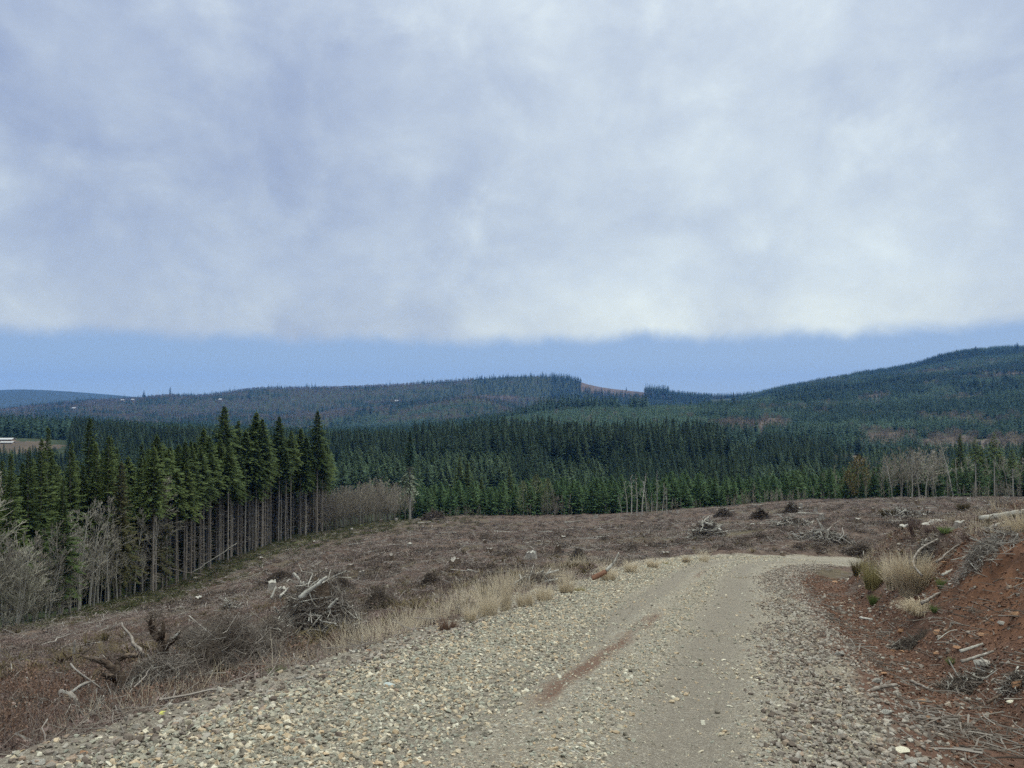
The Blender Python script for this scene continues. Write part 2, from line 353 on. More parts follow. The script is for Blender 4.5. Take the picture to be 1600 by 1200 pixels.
M['wood_red'] = varmat('red_cedar_wood', [(0.0, (0.09, 0.042, 0.027)), (0.5, (0.18, 0.092, 0.06)), (1.0, (0.30, 0.18, 0.12))], 3.0, 0.6, bump=0.5)
M['stick'] = varmat('dead_sticks', [(0.0, (0.075, 0.058, 0.048)), (0.4, (0.15, 0.125, 0.105)), (0.75, (0.26, 0.235, 0.21)), (1.0, (0.48, 0.46, 0.43))], 1.3, 0.65)
M['stick_dark'] = varmat('dark_brush', [(0.0, (0.028, 0.021, 0.017)), (0.5, (0.075, 0.058, 0.047)), (0.85, (0.14, 0.115, 0.097)), (1.0, (0.24, 0.215, 0.19))], 1.3, 0.6)
M['bramble'] = varmat('bramble_stems', [(0.0, (0.026, 0.018, 0.014)), (0.28, (0.070, 0.046, 0.039)), (0.55, (0.128, 0.088, 0.077)), (0.8, (0.225, 0.170, 0.152)), (1.0, (0.44, 0.375, 0.335))], 2.5, 0.35)
M['bramble_red'] = varmat('red_bracken', [(0.0, (0.070, 0.036, 0.025)), (0.5, (0.135, 0.078, 0.054)), (1.0, (0.21, 0.145, 0.105))], 2.5, 0.5)
M['fern'] = varmat('olive_fern', [(0.0, (0.05, 0.042, 0.020)), (0.5, (0.095, 0.072, 0.036)), (1.0, (0.16, 0.115, 0.06))], 2.5, 0.5)
M['grass_dry'] = varmat('dry_grass', [(0.0, (0.33, 0.265, 0.185)), (0.5, (0.50, 0.425, 0.31)), (1.0, (0.70, 0.62, 0.49))], 3.0, 0.6, transl=0.25)
M['grass_olive'] = varmat('olive_grass', [(0.0, (0.17, 0.15, 0.07)), (0.5, (0.29, 0.25, 0.125)), (1.0, (0.42, 0.36, 0.20))], 3.0, 0.6, transl=0.25)
M['grass_green'] = varmat('green_grass', [(0.0, (0.065, 0.09, 0.03)), (0.5, (0.115, 0.155, 0.055)), (1.0, (0.20, 0.25, 0.10))], 3.0, 0.5, transl=0.25)
M['moss'] = varmat('moss_plants', [(0.0, (0.024, 0.030, 0.012)), (0.5, (0.052, 0.056, 0.022)), (1.0, (0.105, 0.095, 0.042))], 1.0, 0.5)
M['stone'] = varmat('gravel_stone', [(0.0, (0.075, 0.065, 0.053)), (0.18, (0.165, 0.145, 0.115)), (0.36, (0.28, 0.26, 0.205)), (0.5, (0.23, 0.235, 0.195)), (0.64, (0.38, 0.33, 0.245)), (0.76, (0.33, 0.23, 0.135)), (0.86, (0.54, 0.50, 0.40)), (1.0, (0.21, 0.235, 0.215))], 9.0, 0.22, bump=0.3, bscale=60)
M['stone_brown'] = varmat('dirty_stone', [(0.0, (0.060, 0.044, 0.035)), (0.25, (0.125, 0.10, 0.082)), (0.5, (0.20, 0.172, 0.145)), (0.72, (0.32, 0.295, 0.255)), (0.82, (0.20, 0.125, 0.08)), (0.9, (0.30, 0.27, 0.225)), (1.0, (0.48, 0.44, 0.37))], 9.0, 0.25, bump=0.3, bscale=60)
M['clod'] = varmat('soil_clod', [(0.0, (0.055, 0.030, 0.021)), (0.4, (0.10, 0.054, 0.037)), (0.75, (0.15, 0.082, 0.054)), (0.92, (0.23, 0.125, 0.075)), (1.0, (0.32, 0.23, 0.17))], 9.0, 0.3, bump=0.5, bscale=50)
M['rock_orange'] = varmat('orange_rock', [(0.0, (0.12, 0.06, 0.035)), (0.5, (0.25, 0.135, 0.075)), (1.0, (0.38, 0.27, 0.18))], 8.0, 0.7, bump=0.6, bscale=30)
M['rock_grey'] = varmat('grey_rock', [(0.0, (0.14, 0.13, 0.115)), (0.5, (0.25, 0.235, 0.21)), (1.0, (0.42, 0.39, 0.34))], 8.0, 0.7, bump=0.6, bscale=30)

def ground_material():
    m, t, b = mat('earth')
    geo = N(t, 'ShaderNodeNewGeometry'); P = geo.outputs['Position']
    def att(n): a = N(t, 'ShaderNodeAttribute'); a.attribute_name = n; return a.outputs['Fac']
    n1 = noise(t, P, 0.35, 5, 0.6); n2 = noise(t, P, 2.2, 6, 0.65); n3 = noise(t, P, 11, 6, 0.7); n4 = noise(t, P, 60, 4, 0.7)
    duff = ramp(t, n2, [(0.25, (0.032, 0.023, 0.018)), (0.45, (0.075, 0.053, 0.042)), (0.6, (0.125, 0.094, 0.076)), (0.8, (0.23, 0.19, 0.16))])
    duff = mixc(t, ramp(t, n1, [(0.38, 0.0), (0.62, 0.75)]), duff, ramp(t, n3, [(0.3, (0.042, 0.028, 0.022)), (0.7, (0.145, 0.10, 0.078))]))
    duff = mixc(t, ramp(t, n3, [(0.62, 0.0), (0.72, 0.8)]), duff, (0.27, 0.235, 0.20))
    moss = ramp(t, n2, [(0.3, (0.030, 0.040, 0.014)), (0.55, (0.06, 0.072, 0.022)), (0.75, (0.13, 0.12, 0.05))])
    mf = math_(t, 'MULTIPLY', att('moss'), ramp(t, n1, [(0.34, 0.25), (0.6, 1.0)]), True)
    c = mixc(t, mf, duff, moss)
    soil = ramp(t, n3, [(0.25, (0.048, 0.028, 0.020)), (0.5, (0.092, 0.052, 0.037)), (0.75, (0.155, 0.09, 0.064))])
    face = ramp(t, n2, [(0.3, (0.055, 0.030, 0.020)), (0.5, (0.115, 0.056, 0.033)), (0.72, (0.20, 0.098, 0.052))])
    face = mixc(t, ramp(t, n3, [(0.3, 0.0), (0.7, 0.5)]), face, soil)
    soil = mixc(t, att('face'), soil, face)
    c = mixc(t, ramp(t, math_(t, 'ADD', att('soil'), math_(t, 'MULTIPLY', math_(t, 'SUBTRACT', n2, 0.5), 0.9)), [(0.35, 0.0), (0.62, 1.0)]), c, soil)
    # road surface: silt between the stones, grit speckle, small stones
    vo = N(t, 'ShaderNodeTexVoronoi'); vo.inputs['Scale'].default_value = 42; t.links.new(P, vo.inputs['Vector'])
    vs = N(t, 'ShaderNodeSeparateColor'); t.links.new(vo.outputs['Color'], vs.inputs[0])
    pebc = ramp(t, vs.outputs[0], [(0.0, (0.145, 0.13, 0.108)), (0.3, (0.27, 0.25, 0.205)), (0.5, (0.36, 0.335, 0.275)), (0.62, (0.30, 0.31, 0.28)), (0.8, (0.40, 0.33, 0.23)), (0.92, (0.52, 0.49, 0.42))], 'CONSTANT')
    vo2 = N(t, 'ShaderNodeTexVoronoi'); vo2.inputs['Scale'].default_value = 110; t.links.new(P, vo2.inputs['Vector'])
    vs2 = N(t, 'ShaderNodeSeparateColor'); t.links.new(vo2.outputs['Color'], vs2.inputs[0])
    grit = ramp(t, vs2.outputs[1], [(0.0, (0.12, 0.107, 0.088)), (0.4, (0.20, 0.18, 0.15)), (0.7, (0.28, 0.256, 0.212)), (0.93, (0.46, 0.43, 0.37))], 'CONSTANT')
    silt = ramp(t, n3, [(0.3, (0.135, 0.116, 0.09)), (0.7, (0.225, 0.195, 0.152))])
    rd = mixc(t, 0.55, silt, grit)
    rd = mixc(t, math_(t, 'MULTIPLY', ramp(t, vs.outputs[1], [(0.35, 1.0), (0.40, 0.0)], 'CONSTANT'), ramp(t, n2, [(0.4, 0.25), (0.6, 0.9)])), rd, pebc)
    rd = mixc(t, ramp(t, n1, [(0.35, 0.0), (0.65, 0.35)]), rd, mixc(t, 1.0, rd, (0.86, 0.78, 0.70), 'MULTIPLY'))
    trk = mixc(t, 0.35, ramp(t, n3, [(0.3, (0.105, 0.089, 0.071)), (0.7, (0.175, 0.15, 0.122))]), grit)
    rd = mixc(t, math_(t, 'MULTIPLY', att('track'), ramp(t, n2, [(0.3, 0.5), (0.6, 0.95)])), rd, trk)
    mud = mixc(t, 0.5, soil, (0.12, 0.066, 0.046))
    rd = mixc(t, math_(t, 'MULTIPLY', ramp(t, math_(t, 'ADD', att('mud'), math_(t, 'MULTIPLY', math_(t, 'SUBTRACT', n3, 0.5), 0.9)), [(0.22, 0.0), (0.85, 1.0)]), 0.85), rd, mud)
    c = mixc(t, ramp(t, math_(t, 'ADD', att('gravel'), math_(t, 'MULTIPLY', math_(t, 'SUBTRACT', n3, 0.5), 0.8)), [(0.35, 0.0), (0.65, 1.0)]), c, rd)
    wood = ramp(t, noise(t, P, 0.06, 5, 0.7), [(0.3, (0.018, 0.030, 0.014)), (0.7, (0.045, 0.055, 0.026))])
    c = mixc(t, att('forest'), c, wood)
    cut = ramp(t, noise(t, P, 0.03, 6, 0.7), [(0.3, (0.055, 0.040, 0.030)), (0.55, (0.10, 0.072, 0.055)), (0.8, (0.15, 0.12, 0.085))])
    c = mixc(t, att('cut'), c, cut)
    t.links.new(c, b.inputs['Base Color']); b.inputs['Roughness'].default_value = 0.95; b.inputs['Specular IOR Level'].default_value = 0.1
    hgt = math_(t, 'ADD', math_(t, 'MULTIPLY', n3, 0.05), math_(t, 'MULTIPLY', n4, 0.012))
    hgt = math_(t, 'SUBTRACT', hgt, math_(t, 'MULTIPLY', vo.outputs['Distance'], math_(t, 'MULTIPLY', att('gravel'), 0.012)))
    bp = N(t, 'ShaderNodeBump'); bp.inputs['Strength'].default_value = 0.8; bp.inputs['Distance'].default_value = 1.0
    t.links.new(hgt, bp.inputs['Height']); t.links.new(bp.outputs[0], b.inputs['Normal'])
    return m
M['earth'] = ground_material()

# ------------------------------------------------------------------ land sheets
def zones(x, y):
    W_, TT = np.full(x.shape, 99.0), np.zeros(x.shape)
    m = (y < 90) & (np.abs(x) < 110)
    W_[m], TT[m] = roadco(x[m], y[m]); hw = halfw(TT)
    nn = fbm(x / 1.4, y / 1.4, 77, 3)
    left = W_ < 0
    g = np.where(left, 1 - sst(0.35, 0.95, -W_ - hw + nn * 0.35), 1 - sst(-0.55, 0.5, W_ - hw + nn * 0.5))
    near = 1 - sst(39.5, 43.5, TT + nn * 2)
    lim = 2.0 + 2.3 * near
    soil = np.where(left, 0.15 * (1 - sst(0.6, 1.8, -W_ - hw + nn * 0.4)), 1 - sst(lim - 0.5, lim + 0.5, W_ - hw + nn * 0.8)) * (1 - 0.7 * sst(50, 58, TT))
    face = np.where(left, 0, sst(2.0, 2.6, W_ - hw + nn * 0.5) * (1 - sst(3.8, 4.5, W_ - hw + nn * 0.6))) * near
    mud = (np.exp(-((W_ + 0.16 + 0.06 * np.sin(TT * 0.5) + 0.08 * fbm(x / 1.5, y / 1.5, 71, 3)) / 0.17) ** 2) * sst(26.6, 29.0, TT) * (1 - sst(33.5, 38, TT)) * (0.85 + 0.8 * fbm(TT / 1.1, W_ / 0.12, 72, 3))
           + np.exp(-((W_ + 0.1) / 0.16) ** 2) * sst(45, 47, TT) * (1 - sst(50, 54, TT)) * 0.6 + 0.22 * np.exp(-((W_ - 1.9) / 0.4) ** 2))
    track = (np.exp(-((W_ + 0.72 + nn * 0.06) / 0.30) ** 4) * (W_ < 0) + np.exp(-((W_ - 1.05 + nn * 0.08) / 0.46) ** 4) * (W_ > 0)) * (TT > 0) * (TT < 92)
    track = np.maximum(track, (W_ < 0) * sst(2.1, 2.5, -W_ + nn * 0.3) * (1 - sst(33, 39, TT)))
    eD = edgeD(x, y)
    px = x / np.maximum(y, 1) * 1200 + 800
    moss = sst(0.52, 0.95, y / eD) * (1 - sst(560, 760, px)) + 0.35 * (fbm(x / 9, y / 9, 88, 3) > 0.25)
    moss = moss * (y > 20)
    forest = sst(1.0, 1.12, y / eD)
    cut = ((px > 908) & (px < 1016) & (y > 3520) & (y < 4200)).astype(float)
    cut = np.maximum(cut, (clearing(x, y) > 0).astype(float) * 0.8)
    return dict(gravel=g * (TT > 0), soil=soil, face=face, mud=mud, moss=np.clip(moss, 0, 1), forest=forest, cut=cut, track=track, W=W_, TT=TT)
CLEAR = [(28, 600, 75, 60), (1158, 1000, 50, 170), (1205, 1150, 30, 120), (1318, 610, 44, 90), (1385, 880, 52, 130), (1480, 800, 56, 110), (1560, 740, 56, 90), (1305, 545, 26, 30), (1370, 1700, 24, 60), (1420, 2450, 26, 60), (1310, 2600, 36, 60), (1500, 1500, 40, 70), (1570, 1900, 50, 60), (1260, 1500, 30, 50), (760, 3150, 50, 90)]
def clearing(x, y):
    px = x / np.maximum(y, 1) * 1200 + 800; r = np.full(np.shape(x), -1.0)
    for cx, cy, rx, ry in CLEAR:
        r = np.maximum(r, 1 - ((px - cx) / rx) ** 2 - ((y - cy) / ry) ** 2 + fbm(x / (cy * 0.03), y / (cy * 0.05), 66, 3) * 0.8)
    return np.where(y > 510, r, -1)
def land():
    rows = np.concatenate([np.linspace(-14, 2.5, 40), np.linspace(2.6, 14, 150)[0:], 14 + np.cumsum(0.085 * np.exp(np.linspace(0, 1.3, 170)))])
    y = rows[-1]
    ext = []
    while y < 9900:
        y *= 1.0105 if y < 300 else 1.012; ext.append(y)
    rows = np.concatenate([rows, ext]); 
    uu = np.concatenate([np.linspace(-1.45, -0.75, 90)[:-1], np.linspace(-0.75, 0.85, 620), np.linspace(0.85, 1.45, 80)[1:]])
    nr, nc = len(rows), len(uu)
    off = 9.0 * (1 - sst(30, 400, rows))            # fan opens from behind the camera
    X = uu[None, :] * (np.maximum(rows + off, 7.0))[:, None]; Y = np.repeat(rows[:, None], nc, 1)
    Z = H(X, Y)
    z = zones(X.ravel(), Y.ravel())
    V = np.stack([X, Y, Z], -1).reshape(-1, 3)
    i = np.arange(nr - 1)[:, None] * nc + np.arange(nc - 1)[None, :]
    F = np.stack([i, i + 1, i + nc + 1, i + nc], -1)
    k = int(np.searchsorted(rows, 1300))
    def part(name, f, v0, v1):
        me = mesh_np(name, V[v0:v1], f.reshape(-1, 4) - v0, [M['earth']], True, attrs={a: z[a][v0:v1] for a in ('gravel', 'soil', 'face', 'mud', 'moss', 'forest', 'cut', 'track')})
        tag(link(name, me), kind='structure')
    part('ground', F[:k], 0, (k + 1) * nc); part('hills', F[k:], k * nc, nr * nc)
    # road sheet, laid over the ground
    ts = np.concatenate([np.arange(8, 42, 0.12), np.arange(42, 92, 0.25)]); ws = np.linspace(-1, 1, 64)
    cx = np.interp(ts, CLT, CLD[:, 0]); cy = np.interp(ts, CLT, CLD[:, 1])
    dx = np.gradient(cx, ts); dy = np.gradient(cy, ts); l = np.hypot(dx, dy); dx /= l; dy /= l
    hw = halfw(ts) + 0.12
    X = cx[:, None] + dy[:, None] * ws[None, :] * hw[:, None]; Y = cy[:, None] - dx[:, None] * ws[None, :] * hw[:, None]
    Z = H(X, Y) + 0.03 * (1 - np.abs(ws)[None, :] ** 10) - 0.02 * (np.abs(ws)[None, :] ** 10) - 0.012
    z = zones(X.ravel(), Y.ravel())
    nr, nc = X.shape; i = np.arange(nr - 1)[:, None] * nc + np.arange(nc - 1)[None, :]
    F = np.stack([i, i + 1, i + nc + 1, i + nc], -1).reshape(-1, 4)
    me = mesh_np('road', np.stack([X, Y, Z], -1).reshape(-1, 3), F[:, ::-1], [M['earth']], True, attrs={a: z[a] for a in ('gravel', 'soil', 'face', 'mud', 'moss', 'forest', 'cut', 'track')})
    tag(link('road', me), kind='structure')
land()

# ------------------------------------------------------------------ scattering of stuff (uncountable things only)
def scatter(name, protos, P, rot, scl, label, cat):
    """one object of kind stuff: prototype meshes instanced on a cloud of points"""
    n = len(P); me = bpy.data.meshes.new(name); me.vertices.add(n); me.vertices.foreach_set('co', np.asarray(P, np.float32).ravel())
    a = me.attributes.new('rot', 'FLOAT_VECTOR', 'POINT'); a.data.foreach_set('vector', np.asarray(rot, np.float32).ravel())
    s = np.asarray(scl, np.float32)
    if s.ndim == 1: s = np.repeat(s[:, None], 3, 1)
    a = me.attributes.new('scl', 'FLOAT_VECTOR', 'POINT'); a.data.foreach_set('vector', s.ravel())
    a = me.attributes.new('idx', 'INT', 'POINT'); a.data.foreach_set('value', np.random.default_rng(n).integers(0, len(protos), n).astype(np.int32))
    o = link(name, me)
    g = bpy.data.node_groups.new(name + '_scatter', 'GeometryNodeTree')
    g.interface.new_socket('Geometry', in_out='INPUT', socket_type='NodeSocketGeometry'); g.interface.new_socket('Geometry', in_out='OUTPUT', socket_type='NodeSocketGeometry')
    gi = g.nodes.new('NodeGroupInput'); go = g.nodes.new('NodeGroupOutput')
    ip = g.nodes.new('GeometryNodeInstanceOnPoints'); g.links.new(gi.outputs[0], ip.inputs['Points'])
    gm = g.nodes.new('GeometryNodeJoinGeometry')
    for pm in protos:
        po = bpy.data.objects.new(name + '_source', pm)
        oi = g.nodes.new('GeometryNodeObjectInfo'); oi.inputs['Object'].default_value = po; oi.inputs['As Instance'].default_value = True
        g.links.new(oi.outputs['Geometry'], gm.inputs[0])
    g.links.new(gm.outputs[0], ip.inputs['Instance']); ip.inputs['Pick Instance'].default_value = True
    for an, ty, sk in (('idx', 'INT', 'Instance Index'), ('rot', 'FLOAT_VECTOR', 'Rotation'), ('scl', 'FLOAT_VECTOR', 'Scale')):
        na = g.nodes.new('GeometryNodeInputNamedAttribute'); na.data_type = ty; na.inputs['Name'].default_value = an
        g.links.new(na.outputs['Attribute'], ip.inputs[sk])
    g.links.new(ip.outputs[0], go.inputs[0])
    md = o.modifiers.new('scatter', 'NODES'); md.node_group = g
    return tag(o, label, cat, kind='stuff')

# ------------------------------------------------------------------ trees
def conifer_crown(seed, h, base, rad, nb, ns, spray=0.7, droop=0.25, elow=-8, ehigh=32, low_taper=5.0, ragged=0.25):
    g = np.random.default_rng(seed)
    i = np.arange(nb); f = ((i + 0.5) / nb) ** 0.92
    t = base + (1 - base) * f; z = t * h * (1 - 0.01)
    L = rad * (0.03 + 0.97 * (1 - f) ** 0.92) * g.uniform(1 - ragged * 1.4, 1 + ragged * 0.5, nb) * np.minimum(1, 0.55 + f * low_taper)
    az = i * 2.39996 + g.uniform(-0.5, 0.5, nb); e = np.radians(elow + (ehigh - elow) * f + g.uniform(-8, 8, nb))
    s = (np.linspace(0.12, 1.0, ns)[None, :] + g.uniform(-0.05, 0.05, (nb, ns)))
    r = L[:, None] * s
    px = np.cos(az)[:, None] * r; py = np.sin(az)[:, None] * r; pz = z[:, None] + r * np.tan(e)[:, None] - droop * r * s * (1 - f)[:, None]
    P = np.stack([px, py, pz], -1).reshape(-1, 3); n = len(P)
    side = g.choice([-1, 1], (nb, ns)) * g.uniform(0.25, 1.15, (nb, ns)); side[:, -1] *= 0.2
    a2 = (az[:, None] + side).ravel(); pitch = np.radians(g.uniform(-38, 6, n)) + 0.35 * np.repeat(f, ns)
    ln = spray * np.minimum(1.0, 0.26 + (L / rad)[:, None] * 1.1) * (1.15 - 0.45 * s) * g.uniform(0.7, 1.3, (nb, ns)); ln = ln.ravel()
    d = np.stack([np.cos(a2) * np.cos(pitch), np.sin(a2) * np.cos(pitch), np.sin(pitch)], -1)
    sd_ = np.stack([-np.sin(a2), np.cos(a2), g.uniform(-0.5, 0.5, n)], -1); sd_ /= np.linalg.norm(sd_, axis=1, keepdims=True)
    wd = (ln * g.uniform(0.17, 0.30, n))[:, None]; l = ln[:, None]
    V = np.stack([P - d * l * 0.15, P + d * l * 0.4 + sd_ * wd, P + d * l, P + d * l * 0.4 - sd_ * wd - np.array([0, 0, 0.12]) * l], 1).reshape(-1, 3)
    F = np.arange(n * 4).reshape(-1, 4)
    # leader
    k = 10; zz = h * np.linspace(0.955, 1.0, k); a3 = g.uniform(0, 6.28, k); ln = spray * 0.36
    Vt = []
    for q in range(k):
        c = np.array([0, 0, zz[q]]); dd = np.array([math.cos(a3[q]) * 0.5, math.sin(a3[q]) * 0.5, 0.75]) * ln; w_ = np.array([-math.sin(a3[q]), math.cos(a3[q]), 0]) * ln * 0.2
        Vt += [c, c + dd * 0.5 + w_, c + dd, c + dd * 0.5 - w_]
    return joinq((V, F), (np.array(Vt), np.arange(4 * k).reshape(-1, 4)))
def trunk_mesh(seed, h, r, lean=0.0, dead_from=0.0, dead_to=0.0, ndead=0, dlen=1.6, sides=7, top=0.98, bend=0.0):
    g = np.random.default_rng(seed); k = 12; zz = np.linspace(-0.4 / h, top, k) * h
    ox = np.cumsum(g.normal(0, 0.012 * h / k, k)) + bend * h * (zz / h) ** 2; oy = np.cumsum(g.normal(0, 0.012 * h / k, k)); ox -= ox[1]; oy -= oy[1]
    rr = r * (1 - zz / h * 0.93) ** 0.9; rr[0] *= 1.25
    S = [[ox[q], oy[q], zz[q], ox[q + 1], oy[q + 1], zz[q + 1], rr[q], rr[q + 1]] for q in range(k - 1)]
    V, F = prisms(S, sides); B = []
    for q in range(ndead):
        z = h * g.uniform(dead_from, dead_to); a = g.uniform(0, 6.28); l = dlen * g.uniform(0.4, 1.0); cx = np.interp(z, zz, ox); cy = np.interp(z, zz, oy)
        e = g.uniform(-0.45, 0.25); B.append([cx, cy, z, cx + math.cos(a) * l, cy + math.sin(a) * l, z + l * e, 0.022 + r * 0.04, 0.008])
    if B: V, F = joinq((V, F), prisms(B, 3))
    return V, F
def bare_tree(seed, h, r, spread=0.32, nlimb=16, depth=4, upr=1.0, tw=0.010, start=0.25, trunks=1, kids=4, lean=0.0):
    """trunk segments, and branch segments of a leafless tree"""
    g = random.Random(seed); TR, BR = [], []
    def grow(p, d, l, rad, dep):
        n = 3 if dep > 1 else 2; q = Vector(p); dd = Vector(d).normalized(); pts = [q.copy()]; rads = [rad]
        for i in range(n):
            dd = (dd + Vector((g.uniform(-1, 1), g.uniform(-1, 1), g.uniform(-0.5, 0.9) * upr)) * 0.20).normalized()
            q = q + dd * l / n; pts.append(q.copy()); rads.append(max(tw, rad * (1 - (i + 1) / n * 0.65)))
            BR.append([*pts[-2], *pts[-1], rads[-2], rads[-1]])
        if dep <= 0: return
        for k in range(kids if dep > 1 else kids + 1):
            f = g.uniform(0.25, 1.0); ii = min(n - 1, int(f * n)); fr = f * n - ii
            c = pts[ii].lerp(pts[ii + 1], min(1, fr))
            a = g.uniform(0, 6.28); sd2 = dd.orthogonal().normalized(); sd2.rotate(Matrix.Rotation(a, 3, dd))
            nd = (dd * 1.0 + sd2 * g.uniform(0.45, 1.0) + Vector((0, 0, 0.25 * upr))).normalized()
            grow(c, nd, l * g.uniform(0.42, 0.62), max(tw, rads[ii] * 0.55), dep - 1)
    for tk in range(trunks):
        k = 9; q = Vector((g.uniform(-0.25, 0.25), g.uniform(-0.25, 0.25), -0.3)) * (1 if trunks > 1 else 0.01) + Vector((0, 0, -0.3)); hh = h * (1 if tk == 0 else g.uniform(0.65, 0.95))
        lean_v = Vector((g.uniform(-1, 1), g.uniform(-1, 1), 0)) * (0.16 if trunks > 1 else 0.03) + Vector((lean, 0, 0)); pts = [q.copy()]; rads = [r]
        dd = Vector((0, 0, 1)) + lean_v
        for i in range(k):
            dd = (dd + Vector((g.uniform(-1, 1), g.uniform(-1, 1), 0.3)) * 0.05).normalized(); q = q + dd * hh / k; pts.append(q.copy()); rads.append(max(tw * 1.5, r * (1 - (i + 1) / k) ** 0.85 + 0.01))
            TR.append([*pts[-2], *pts[-1], rads[-2], rads[-1]])
        for j in range(nlimb):
            f = start + (0.97 - start) * (j + g.random()) / nlimb; ii = min(k - 1, int(f * k)); c = pts[ii].lerp(pts[ii + 1], f * k - ii)
            a = g.uniform(0, 6.28) + j * 2.4; el = 0.55 + 0.6 * f * upr
            L = hh * spread * (1.05 - f * 0.75) * g.uniform(0.6, 1.1) * (0.6 + min(0.4, (f - start) * 3))
            grow(c, Vector((math.cos(a), math.sin(a), el)), L, max(tw * 1.4, rads[ii] * 0.42), depth - 2)
    return TR, BR
def tree(name, parts, x, y, z, rz, s, label, cat='tree', group=None, lean=(0, 0)):
    """parts: (part name, mesh) list; every tree is an Empty with its own part objects sharing meshes"""
    if len(parts) == 1:
        o = link(name, parts[0][1], None, (x, y, z), (lean[0], lean[1], rz), s)
    else:
        o = link(name, None, None, (x, y, z), (lean[0], lean[1], rz), s); o.empty_display_size = 0.5
        for pn, me in parts: link(pn, me, o)
    return tag(o, label, cat, group)
def mk(name, vf, m, smooth=False): return mesh_np(name, vf[0], vf[1], [m], smooth)
TALL = []       # tall stand firs: long bare stem, crown above
for i in range(7):
    h = 25.0; base = [0.58, 0.66, 0.62, 0.70, 0.54, 0.64, 0.74][i]
    TALL.append((('trunk', mk('trunk', trunk_mesh(i + 10, h, 0.19, dead_from=0.08, dead_to=base + 0.05, ndead=60, dlen=1.5), M['bark_fir'])),
                 ('crown', mk('crown', conifer_crown(i + 30, h, base, 3.1 + 0.35 * (i % 3), 190, 18, 0.85, 0.42, low_taper=3, ragged=0.45, elow=-4), M['fir']))))
FULL = []       # firs with crowns almost to the ground
for i in range(6):
    h = 25.0
    FULL.append((('trunk', mk('trunk', trunk_mesh(i + 50, h, 0.22, dead_from=0.03, dead_to=0.2, ndead=10), M['bark_fir'])),
                 ('crown', mk('crown', conifer_crown(i + 60, h, [0.10, 0.16, 0.06, 0.22, 0.12, 0.08][i], 3.7 + 0.4 * (i % 3), 250, 20, 0.9, 0.36, ragged=0.42), M['fir']))))
VALL = []
for i in range(6):
    h = 28.0
    V1 = conifer_crown(i + 90, h, 0.10 + 0.04 * (i % 3), 4.9 + 0.6 * (i % 3), 170, 13, 1.5, 0.36, ragged=0.5)
    V2 = trunk_mesh(i + 95, h, 0.28, dead_from=0.05, dead_to=0.2, ndead=8, sides=5)
    me = mesh_np('valley_fir', *joinq(V1, V2), [M['fir_blue'], M['bark_fir']], False, mi=np.concatenate([np.zeros(len(V1[1])), np.ones(len(V2[1]))]))
    VALL.append((('valley_fir', me),))
VALG = []
for (nm_, me_), in VALL:
    m2 = me_.copy(); m2.materials[0] = M['fir_light']; VALG.append((('valley_fir', m2),))
YOUNG = []
for i in range(5):
    h = 7.0
    YOUNG.append((('trunk', mk('trunk', trunk_mesh(i + 110, h, 0.09, sides=5), M['bark_fir'])),
                  ('crown', mk('crown', conifer_crown(i + 120, h, 0.02, 2.1 + 0.15 * i, 110, 11, 0.75, 0.10, elow=5, ehigh=50, low_taper=9), M['young']))))
def bparts(seed, h, r, m1, m2, **k):
    a, b = bare_tree(seed, h, r, **k)
    return (('trunk', mk('trunk', prisms(a, 7), m1, True)), ('branches', mk('branches', prisms(b, 3), m2)))
ALDER = [bparts(200 + i, 13.0, 0.13, M['bark_pale'], M['twig'], spread=0.27, nlimb=22, depth=4, tw=0.017, start=0.30) for i in range(4)]
BUSHY = [bparts(220 + i, 9.0, 0.08, M['bark_pale'], M['twig'], spread=0.42, nlimb=12, depth=4, tw=0.014, start=0.12, trunks=3, upr=1.4, kids=5) for i in range(3)]
SAPL = [bparts(240 + i, 9.0, 0.045, M['twig'], M['twig_red'], spread=0.24, nlimb=16, depth=3, tw=0.018, start=0.25, upr=1.8) for i in range(4)]
DEADT = [bparts(260 + i, 15.0, 0.14, M['wood_pale'], M['wood_pale'], spread=0.20, nlimb=11, depth=4, tw=0.022, start=0.42, kids=2, upr=1.8) for i in range(4)]
rg = np.random.default_rng(7); rr_ = random.Random(5)
FIRS = []      # (size on the picture, maker) for all candidate big conifers
def pxof(x, y): return x / y * 1200 + 800
def occupied(L, x, y, d): return any((x - a) ** 2 + (y - b) ** 2 < d * d for a, b in L)

# --- the left-hand stand
used = []
# front row as the photograph shows it: (px of stem, px of top row, kind, distance behind the edge line)
FRONT = [(18,705,'f',16),(45,700,'f',24),(75,665,'f',30),(100,745,'f',4),(112,690,'f',22),(140,650,'f',34),(150,690,'f',20),(170,680,'f',14),(190,720,'r',6),(222,690,'f',26),
 (240,690,'R',12),(262,700,'t',8),(277,735,'t',3),(292,720,'t',1),(305,690,'t',12),(318,668,'t',20),(330,705,'t',4),(350,632,'t',14),(362,700,'t',4),(372,655,'t',16),(384,672,'t',6),(400,642,'t',10),
 (410,652,'t',3),(424,690,'t',7),(436,648,'t',8),(447,700,'t',2),(455,672,'t',5),(470,668,'t',9),(478,700,'t',2),(496,640,'t',1),(505,690,'t',14)]
lab_front = {
 0: 'fir at the far left of the tall stand, above the bare bushes', 2: 'high dark fir standing third from the left of the stand', 3: 'shorter full green fir in front of the stand behind the grey alders',
 5: 'broad pointed fir in the left part of the stand', 8: 'brownish thin-crowned cedar in front of the dark firs', 10: 'rust tinged fir behind the tall bare alder',
 17: 'tallest fir of the left-hand stand, its tip above all its neighbours', 29: 'slender fir with a bare stem at the right-hand end of the stand'}
